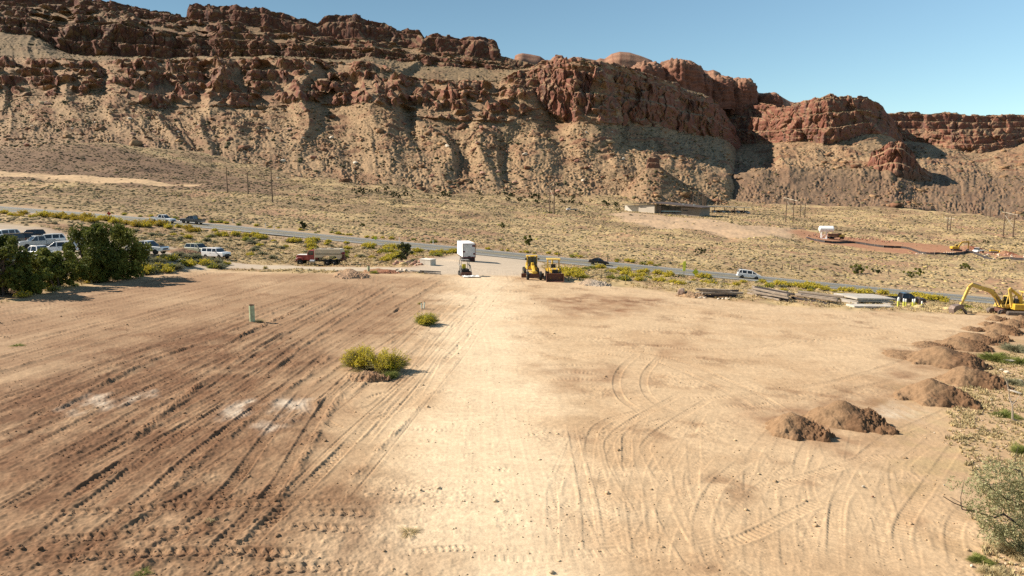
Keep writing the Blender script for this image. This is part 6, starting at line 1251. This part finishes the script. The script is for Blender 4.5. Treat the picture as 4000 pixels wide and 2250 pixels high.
def bush(kind,x,y,s,label,group=None,zs=1.0):
    spec=dict(yellow=(520,420,[STEM,FLW],.022,.06),ochre=(520,420,[STEM,FLO],.022,.06),sage=(650,0,[SAGE],.032,.0),green=(600,90,[GRN2,FLW],.026,.05),dry=(420,0,[DRY],.016,0))[kind]
    v=random.randrange(3); k=(kind,v); nm=dict(yellow='rabbitbrush',ochre='rabbitbrush',sage='sagebrush',green='green_shrub',dry='grass_clump')[kind]
    if k not in BP: o=BP[k]=bushmesh(nm,hash(kind)%97*0+len(BP)*7+v,spec[0],spec[1],spec[2],spec[3],spec[4])
    else:
        o=BP[k].copy(); o.name=nm; COL.objects.link(o)
        for q in('label','category','group'):
            if q in o: del o[q]
    return placeb(o,x,y,s,label,group,zs=zs)
# the named bushes on the lot
def near_bush(px,py,w,label,seed,n,nf,mats,zs=.9,nm='rabbitbrush',wd=.008,fl=.022):
    b=gp(px,py); o=bushmesh(nm,seed,n,nf,mats,wd,fl); placeb(o,b[0],b[1],w/F*b[1]/2,label,None,zs=zs)
near_bush(1412,1440,150,'left, round yellow-flowered half of the largest bush on the lot',31,4200,3000,[STEM,FLW],1.35); near_bush(1518,1448,150,'right yellow-flowered half of the largest bush, with dark woody stems below',32,4200,2600,[STEM,FLW],1.3); near_bush(1525,1475,85,'small plain green shrub at the front of the largest yellow bush',33,2600,0,[GRN2,FLW],.8,'green_shrub'); near_bush(1405,1452,75,'pale dry grass tuft at the left foot of the largest bush',34,1500,0,[DRY],.5,'grass_clump')
near_bush(1668,1268,102,'round yellow-green bush in the middle of the lot below two thin pipes',35,3000,1500,[GRN2,FLW],1.15); near_bush(1640,1188,24,'small yellow shrub just behind the two thin pale pipes',36,600,250,[STEM,FLW],1.2); near_bush(1462,1068,42,'yellow-green bush at the foot of the thin green pipe',37,900,300,[GRN2,FLW],.9); near_bush(1036,1050,26,'small ochre bush alone at the back edge of the lot',38,700,300,[STEM,FLO],1.3); near_bush(1012,1258,50,'dry tan grass at the foot of the thick green pipe',39,700,0,[DRY],.7,'grass_clump')
for i,a in enumerate([(560,2238,110,'green-tan weed at the bottom edge of the picture on the left',GRN2),(815,2040,66,'small pale weed among the wheel ruts, lower left',DRY),(1600,2080,130,'flattened dry straw in the lower middle of the lot',DRY),(70,1350,70,'small weed on the far left ruts',GRN2)]): near_bush(a[0],a[1],a[2],a[3],40+i,420,0,[a[4]],.35,'weed_clump')
for i,a in enumerate([(3890,1408,150,'low wide green bush on the bank beside the dirt piles',GRN2,0,.55),(3960,1370,120,'pale green bush on the bank at the right edge, behind the low wide one',SAGE,0,.6),(3985,1420,110,'green bush at the right edge on the bank beside a pale slab',GRN2,0,.6),(3960,1500,100,'grey-green shrub between the white boulders and the dead shrub',SAGE,0,.6),(3930,1625,130,'pale green grass tuft at the foot of the dead shrub',GRN2,0,.4),(3830,2190,120,'small dark green clump of grass near the bottom right corner',GRN2,0,.5),(3960,2160,200,'large pale dry grass clump in the bottom right corner',DRY,0,.6),(3890,2248,150,'pale dry grass clump at the bottom edge, right',DRY,0,.5),(4000,1770,140,'green tuft at the right edge above the leafy shrub',GRN2,0,.6)]): near_bush(a[0],a[1],a[2],a[3],50+i,2200,a[5],[a[4],FLW],a[6],'bank_shrub')
# ---- rows and drifts of bushes round the highway
br=random.Random(11); rdx=np.array([r[0] for r in road_px],float)
def roadside(px,o):
    c=np.array([np.interp(px,rdx,road_c[:,i]) for i in range(3)]); a=rd_dir(px); return c[0]-math.sin(a)*o,c[1]+math.cos(a)*o
for i in range(120):
    px=br.uniform(-60,1780) if i<78 else br.uniform(2330,3650); o=-br.uniform(7.5,13.5); x,y=roadside(px,o)
    if px>1700 and px<2330: continue
    bush('ochre' if px<900 and br.random()<.7 else 'yellow',x,y,br.uniform(.9,2.0) if px<900 else br.uniform(.7,1.6),'yellow flowering bush in the row along the near edge of the highway','yellow bushes along the near road edge')
for i in range(70):
    px=br.uniform(300,2700); x,y=roadside(px,br.uniform(6.6,10)); bush('yellow' if br.random()<.6 else 'green',x,y,br.uniform(.4,.95),'yellow-green bush along the far edge of the highway','bushes along the far road edge')
def drift(n,poly,kinds,smin,smax,label,group,avoid=True):
    k=0
    while k<n:
        px=br.uniform(min(p[0] for p in poly),max(p[0] for p in poly)); py=br.uniform(min(p[1] for p in poly),max(p[1] for p in poly))
        ins=False
        for i in range(len(poly)):
            a,b=poly[i],poly[(i+1)%len(poly)]
            if (a[1]>py)!=(b[1]>py) and px<(b[0]-a[0])*(py-a[1])/(b[1]-a[1])+a[0]: ins=not ins
        if not ins: continue
        q=gp(px,py); bush(br.choice(kinds),q[0],q[1],br.uniform(smin,smax),label,group,br.uniform(.75,1.1)); k+=1
drift(60,[(640,905),(1000,935),(1650,985),(1700,1000),(1450,1022),(1000,1010),(930,1000),(720,950)],['sage','yellow','sage','green'],.5,1.25,'bush in the straw-coloured strip between the water truck and the highway','bushes behind the water truck')
drift(26,[(1480,985),(1780,985),(1760,1000),(1640,1012),(1500,1020)],['yellow','yellow','green'],.7,1.4,'yellow bush beside the juniper and the gravel apron','yellow bushes by the apron')
drift(62,[(2230,1050),(2340,1050),(2700,1085),(3250,1122),(3350,1150),(3000,1140),(2650,1115),(2400,1095),(2260,1090)],['yellow','yellow','green','sage'],.5,1.3,'yellow-green bush on the sandy strip right of the yellow loaders','bushes right of the loaders')
drift(10,[(2200,1060),(2255,1060),(2270,1085),(2215,1085)],['yellow'],.9,1.5,'bright yellow bush right behind the two yellow machines','bushes behind the yellow machines')
drift(48,[(540,1010),(700,1000),(880,1025),(920,1048),(760,1050),(640,1062),(560,1075)],['sage','green','sage','yellow'],.7,1.5,'dark grey-green shrub on the bank below the white pickup','shrubs on the bank below the pickup')
drift(8,[(560,1050),(650,1040),(660,1065),(570,1075)],['yellow'],.8,1.3,'bright yellow bush beside the rightmost green tree','yellow bushes by the trees')
drift(30,[(300,880),(640,905),(760,950),(600,960),(380,915)],['sage','sage','dry'],.5,1.2,'grey-green bush on the slope between the green trees and the highway','bushes above the trees')
drift(22,[(3330,1155),(3700,1195),(4000,1215),(4000,1228),(3650,1210),(3450,1180)],['yellow','dry','green'],.5,1.0,'small bush in the dry grass beside the highway at the right','bushes by the right of the highway')
drift(22,[(-20,1120),(560,1060),(540,1090),(330,1120),(100,1160),(-20,1175)],['dry','green','ochre'],.5,1.1,'shrub at the foot of the green trees','undergrowth below the trees')
# ---- leafy shrub and bare branches, lower right
def leafy():
    b=pad(3960,2160); e=empty('leafy_shrub',(b[0],b[1],gh(b[0],b[1])),0,'olive leafy shrub with dark bare branches reaching left, lower right corner','shrub'); k=b[1]/F
    P=lambda px,py,dy=0:np.array(((px-3960)*k,dy,(2160-py)*k*1.08))
    WD=mat('dark_shrub_wood',(.07,.05,.04),.85,0,.3,8)
    for i,pl in enumerate([[(4080,2090),(3990,2060),(3920,2010),(3850,2005),(3800,2000),(3700,1960),(3655,1935)],[(3800,2000),(3712,1970),(3705,1945),(3680,1935)],[(3712,1970),(3700,1920),(3705,1880),(3715,1850)],[(4060,2010),(3990,1975),(3900,1935),(3840,1895),(3780,1870)],[(4050,1960),(3990,1880),(3970,1835),(3920,1815),(3870,1805)],[(3990,1880),(3955,1830),(3945,1780),(3955,1740)],[(4040,1930),(3970,1910),(3920,1915),(3880,1895)],[(3840,1895),(3770,1830),(3750,1800)],[(3920,2010),(3830,1985),(3820,1940)]]):
        r0=[.05,.026,.016,.038,.03,.018,.024,.014,.016][i]; pts=[P(x,y,.25*math.sin(x*.05+i)) for x,y in pl]; MB().path(pts,[r0*(1-.72*j/(len(pts)-1)) for j in range(len(pts))],6).build('branch',WD,e,smooth=True)
    C=[];r_=np.random.default_rng(8)
    for x,y,n,sp in [(3800,1890,8,40),(3870,1870,8,42),(3840,1940,8,40),(3760,1950,5,25),(3900,1925,6,40),(3960,1900,7,40),(3990,1960,9,40),(3960,2010,6,30),(3920,2090,8,35),(3980,2100,9,40),(3890,2060,5,25),(4040,2050,8,40),(3940,1840,6,40)]:
        for q in range(n): C.append(P(x+r_.normal()*sp*.7,y+r_.normal()*sp*.6,r_.normal()*.4))
    C=np.array(C); V,Fc=leaves(7600,C,np.full(len(C),.30),.062,.3,9); npmesh('foliage',V,Fc,leafm('olive_willow_leaves',(.23,.22,.10),(.42,.40,.22),5,.35),e)
leafy()
def dead():
    b=gp(3962,1648); e=empty('dead_shrub',(b[0],b[1],gh(b[0],b[1])),0,'bare grey dead shrub with thin upright branches on the right bank','shrub'); k=b[1]/F
    P=lambda px,py,dy=0:np.array(((px-3962)*k,dy,(1648-py)*k)); W_=mat('bleached_wood',(.36,.29,.22),.8,0,.2,8)
    for i,pl in enumerate([[(3975,1652),(3955,1635),(3945,1580),(3935,1545),(3925,1510)],[(3945,1580),(3965,1560),(3980,1520)],[(3925,1510),(3920,1480),(3895,1440)],[(3925,1510),(3925,1470),(3930,1460)],[(3955,1635),(4010,1660),(4060,1680)],[(3935,1545),(3915,1490),(3905,1450)]]):
        r0=[.07,.035,.025,.02,.05,.02][i]; MB().path([P(x,y,.1*math.sin(x+i)) for x,y in pl],[r0*(1-.7*j/(len(pl)-1)) for j in range(len(pl))],6).build('branch',W_,e,smooth=True)
dead()
# ---- ground cover nobody could count
def blob(seed,nr=2,ns=7):
    r_=np.random.default_rng(seed); V=[(0,0,.75)]
    for a,(rad,z) in enumerate([(.55,.62),(.95,.28),(.85,-.08)][:nr+1]):
        for i in range(ns): t=2*PI*(i+.5*(a%2))/ns; q=r_.uniform(.75,1.2); V.append((rad*q*math.cos(t),rad*q*math.sin(t),z*r_.uniform(.75,1.25)))
    Fc=[(0,1+i,1+(i+1)%ns) for i in range(ns)]
    for a in range(nr):
        o=1+a*ns
        for i in range(ns): j=(i+1)%ns; Fc+=[(o+i,o+ns+i,o+j),(o+j,o+ns+i,o+ns+j)]
    return np.array(V),np.array(Fc)
def scatter(name,pos,scale,cols,mats,templ,zs=1.0,label=None):
    r_=np.random.default_rng(len(pos)); n=len(pos); Vs=[];Fs=[];Cs=[];o=0
    for k,(tv,tf) in enumerate(templ):
        s=np.arange(k,n,len(templ)); a=r_.uniform(0,2*PI,len(s)); c,sn=np.cos(a),np.sin(a); S=scale[s]
        X=(tv[None,:,0]*c[:,None]-tv[None,:,1]*sn[:,None])*S[:,None];Y=(tv[None,:,0]*sn[:,None]+tv[None,:,1]*c[:,None])*S[:,None];Z=tv[None,:,2]*S[:,None]*(zs*r_.uniform(.7,1.3,len(s)))[:,None]
        V=np.stack([X,Y,Z],-1)+pos[s][:,None]; Vs.append(V.reshape(-1,3)); Fs.append((tf[None]+(np.arange(len(s))*len(tv))[:,None,None]+o).reshape(-1,3)); o+=len(s)*len(tv)
        Cs.append(np.repeat(cols[s],len(tv),0))
    ob=npmesh(name,np.vstack(Vs),np.vstack(Fs),mats,col=np.vstack(Cs)); return tag(ob,label,None,None,'stuff')
M_SCRUB=attrm('scrub_foliage',fine=((6,.3),(1.5,.25)),bump=.6,bscale=5,bdist=.15)
TB=[blob(i) for i in range(6)]
r_=np.random.default_rng(42)
def flats(n,rmin,rmax,smin,smax,pow_=1.0):
    a=np.radians(r_.uniform(-45,45,n)); r=np.sqrt(r_.uniform(rmin**2,rmax**2,n)); x=np.sin(a)*r; y=np.cos(a)*r
    lot=polymask(x,y,LOT,1.5)+polymask(x,y,APR,2)+polymask(x,y,PKL,2)+sstep(6,4,segdist(x,y,ACC)); rd=roaddist(x,y)
    bare=np.maximum.reduce([polymask(x,y,BARE,3,2,12,4),polymask(x,y,BAND,3,2,12,3),polymask(x,y,RED,3)])
    k=(lot<.25)&(rd>7.5)&(r_.random(n)>bare*.97)&(r_.random(n)<.35+.9*sstep(-.35,.25,fbm(x/18,y/16,3,77)))&((rd>12)|(r_.random(n)<.4))&(y>60)
    x,y,rd=x[k],y[k],rd[k]; z=np.concatenate([groundz(x[i:i+200000],y[i:i+200000])[0] for i in range(0,len(x),200000)])
    return np.stack([x,y,z-.05],1),r_.uniform(smin,smax,len(x))*(1+.75*(r_.random(len(x))<.10))
def scol(n,w,pos):
    pal=np.array([(.42,.31,.155),(.35,.255,.125),(.23,.175,.09),(.15,.108,.06),(.26,.205,.12),(.36,.30,.08)])
    bp=sstep(-.12,.3,fbm(pos[:,0]/55,pos[:,1]/40,4,51)+.25*sstep(40,-140,pos[:,0]))[:,None]; base=pal[r_.choice(len(pal),n,p=w)]*(1-.3*bp); d=polymask(pos[:,0],pos[:,1],DHILL,14,6,30,2)[:,None]; base=base*(1-.55*d)+np.array([.10,.075,.045])*.55*d
    return np.clip(base*r_.uniform(.75,1.2,(n,1)),.02,.7)
p,s=flats(78000,110,420,.2,.52); scatter('desert_scrub',p,s,scol(len(p),[.24,.28,.2,.12,.13,.03],p),M_SCRUB,TB,.62,'low sage and dry brush covering the desert flats')
p,s=flats(50000,380,690,.35,.85); scatter('far_scrub',p,s,scol(len(p),[.2,.26,.25,.17,.10,.02],p),M_SCRUB,TB[:3],.6,'fine dry brush on the far flats below the slopes')
# short dry grass between lot and highway
def tuft(seed,n=9):
    q=np.random.default_rng(seed); V=[];Fc=[]
    for i in range(n):
        a=q.uniform(0,6.28);b=q.uniform(.1,.5);d=np.array([math.cos(a),math.sin(a),0]);sd=np.array([-d[1],d[0],0])*.13; k=len(V); V+=[d*.15-sd,d*.15+sd,d*b*1.5+np.array([0,0,q.uniform(.6,1.1)])]; Fc.append((k,k+1,k+2))
    return np.array(V),np.array(Fc)
def near_grass(n):
    a=np.radians(r_.uniform(-39,39,n)); r=np.sqrt(r_.uniform(70**2,185**2,n)); x=np.sin(a)*r; y=np.cos(a)*r
    lot=polymask(x,y,LOT,1.5,1,4,3)+polymask(x,y,APR,2)+polymask(x,y,PKL,2)+sstep(5,3,segdist(x,y,ACC)); rd=roaddist(x,y); k=(lot<.3)&(rd>6.5)&(fbm(x/7,y/6,3,78)>-.25); x,y=x[k],y[k]
    return np.stack([x,y,groundz(x,y)[0]-.03],1)
p=near_grass(60000); scatter('dry_grass',p,r_.uniform(.14,.36,len(p)),np.clip(np.array([(.50,.39,.205)])*r_.uniform(.7,1.25,(len(p),1)),0,.75),M_SCRUB,[tuft(i) for i in range(5)],1.0,'short straw-coloured grass between the lot and the highway')
def bank(n):
    y=18+r_.random(n)**1.3*45; x=y*r_.uniform(.42,.86,n); rb=[pad(3700,1560),pad(3860,1400),pad(4100,1300),pad(4700,1290),pad(5200,2600),pad(3880,2600),pad(3900,2100),pad(3860,1900),pad(3760,1750)]
    m=polymask(x,y,rb,1.5,1.5,3,9); k=(m>.3)&(r_.random(n)<.15+.8*sstep(-.1,.35,fbm(x/2.2,y/2,3,79)))&(m*r_.random(n)>.15); x,y=x[k],y[k]; return np.stack([x,y,groundz(x,y)[0]-.01],1)
p=bank(60000); scatter('bank_grass',p,r_.uniform(.07,.24,len(p)),np.clip(np.array([(.44,.35,.185)])*r_.uniform(.6,1.25,(len(p),1)),0,.7),M_SCRUB,[tuft(i) for i in range(5)],1.0,'sparse dry grass on the stony bank at the right')
p=bank(14000); scatter('bank_stones',p,r_.uniform(.03,.11,len(p)),np.array([(.42,.31,.21)])*r_.uniform(.6,1.3,(len(p),1)),M_HEAP,[blob(i,2,5) for i in range(4)],.8,'small stones on the bank at the right')
# crumbs of earth and small stones on the lot
def clods(n):
    y=17+ (r_.random(n)**1.7)*95; x=r_.uniform(-1,1,n)*(y*.78+3); k=(polymask(x,y,LOT,.5)>.6)&(r_.random(n)<.03+.9*bil(SR,np.clip(x,-72,72),np.clip(y,17,118))+.35*bil(churn,np.clip(x,-72,72),np.clip(y,17,118))); x,y=x[k],y[k]
    return np.stack([x,y,groundz(x,y)[0]],1)
p=clods(26000); c=groundcol(p[:,0],p[:,1],np.ones(len(p)),np.zeros(len(p)),np.zeros(len(p)),np.full(len(p),99.),np.zeros(len(p)))*r_.uniform(.7,1.15,(len(p),1)); scatter('earth_clods',p,r_.uniform(.02,.055,len(p))*(1+1.3*(r_.random(len(p))<.06)),np.clip(c,.02,.7),M_HEAP,[blob(i,2,5) for i in range(4)],1.0,'crumbs of earth and small stones scattered on the graded lot')
# rocks and brush on the slopes
def slope_pts(n,names,kinds,seed):
    q=np.random.default_rng(seed); out=[]
    for nm in names:
        G,ki,segs,nn=STRIPS[nm]; rows=[i for i in range(3,G.shape[0]-3) if segs[ki[i]]['kind'] in kinds]; m=int(n*len(rows)*G.shape[1]/2e5)
        i=q.choice(rows,m); j=q.integers(2,G.shape[1]-2,m); P=G[i,j]; up=np.abs(nn[i,j,2]); u=P[:,0]; d=fbm(P[:,0]/40,P[:,2]/18,3,seed+3)
        ok=(up>.42)&(q.random(m)<.25+1.4*np.clip(d+.15,0,1)); out.append(P[ok])
    return np.vstack(out)
def rocktmpl(seed):
    q=np.random.default_rng(seed); V=np.array([(x,y,z) for x in(-1,1) for y in(-1,1) for z in(-.4,.8)],float)*q.uniform(.6,1.1,(8,3)); V+=q.normal(size=(8,3))*.12
    Fc=[(0,1,3),(0,3,2),(4,6,7),(4,7,5),(0,4,5),(0,5,1),(2,3,7),(2,7,6),(1,5,7),(1,7,3),(0,2,6),(0,6,4)]; return V,np.array(Fc)
names=['main_mesa','east_mesa','far_rim','knob_butte','red_knoll']
p=slope_pts(24000,names,('talus',),5); n=len(p); sc=r_.pareto(3.0,n)*.5+.3; sc=np.minimum(sc,4.5)
pal=np.array([(.30,.185,.10),(.25,.145,.08),(.19,.095,.056),(.40,.30,.19)]); scatter('slope_rocks',p,sc,pal[r_.choice(4,n,p=[.45,.3,.22,.03])]*r_.uniform(.75,1.15,(n,1)),M_ROCK,[rocktmpl(i) for i in range(7)],.8,'fallen rocks strewn over the slopes below the cliffs')
p=slope_pts(6500,names+['upper_mesa'],('talus','bench'),9); n=len(p); scatter('slope_brush',p,r_.uniform(.5,1.5,n)*(1+.8*(r_.random(n)<.1)),np.array([(.095,.078,.040)])*r_.uniform(.6,1.7,(n,1)),M_SCRUB,TB[:3],.9,'dark scattered brush on the slopes and ledges')
p=slope_pts(7000,['main_mesa','upper_mesa','east_mesa'],('cliff',),13); n=len(p); scatter('ledge_brush',p,r_.uniform(.5,1.3,n),np.array([(.10,.095,.05)])*r_.uniform(.6,1.6,(n,1)),M_SCRUB,TB[:3],.9,'dark brush growing on the cliff ledges')
# the biggest fallen blocks, one by one
G,ki,segs,nn=STRIPS['main_mesa']; q_=np.random.default_rng(21); rows=[i for i in range(10,200)]
for i in range(90):
    a=q_.choice(rows); j=q_.integers(200,G.shape[1]-120); P=G[a,j]; k=(i%3,q_.integers(0,4)); 
    kk=(int(k[0]),int(k[1]))
    if kk not in ROCKP: o=ROCKP[kk]=rockmesh('boulder',kk[0]*10+kk[1],RK[kk[0]],.7)
    else: o=ROCKP[kk].copy(); o.name='boulder'; COL.objects.link(o)
    for key in('label','category','group'):
        if key in o: del o[key]
    s=float(q_.uniform(2,4.6)); o.location=[float(v) for v in P]+np.array([0,0,s*.2]); o.scale=(s,s*.9,s*.75); o.rotation_euler=(q_.uniform(-.4,.4),q_.uniform(-.4,.4),q_.uniform(0,6)); tag(o,'large fallen boulder resting on the slope below the main cliff','boulder','large boulders on the slope')
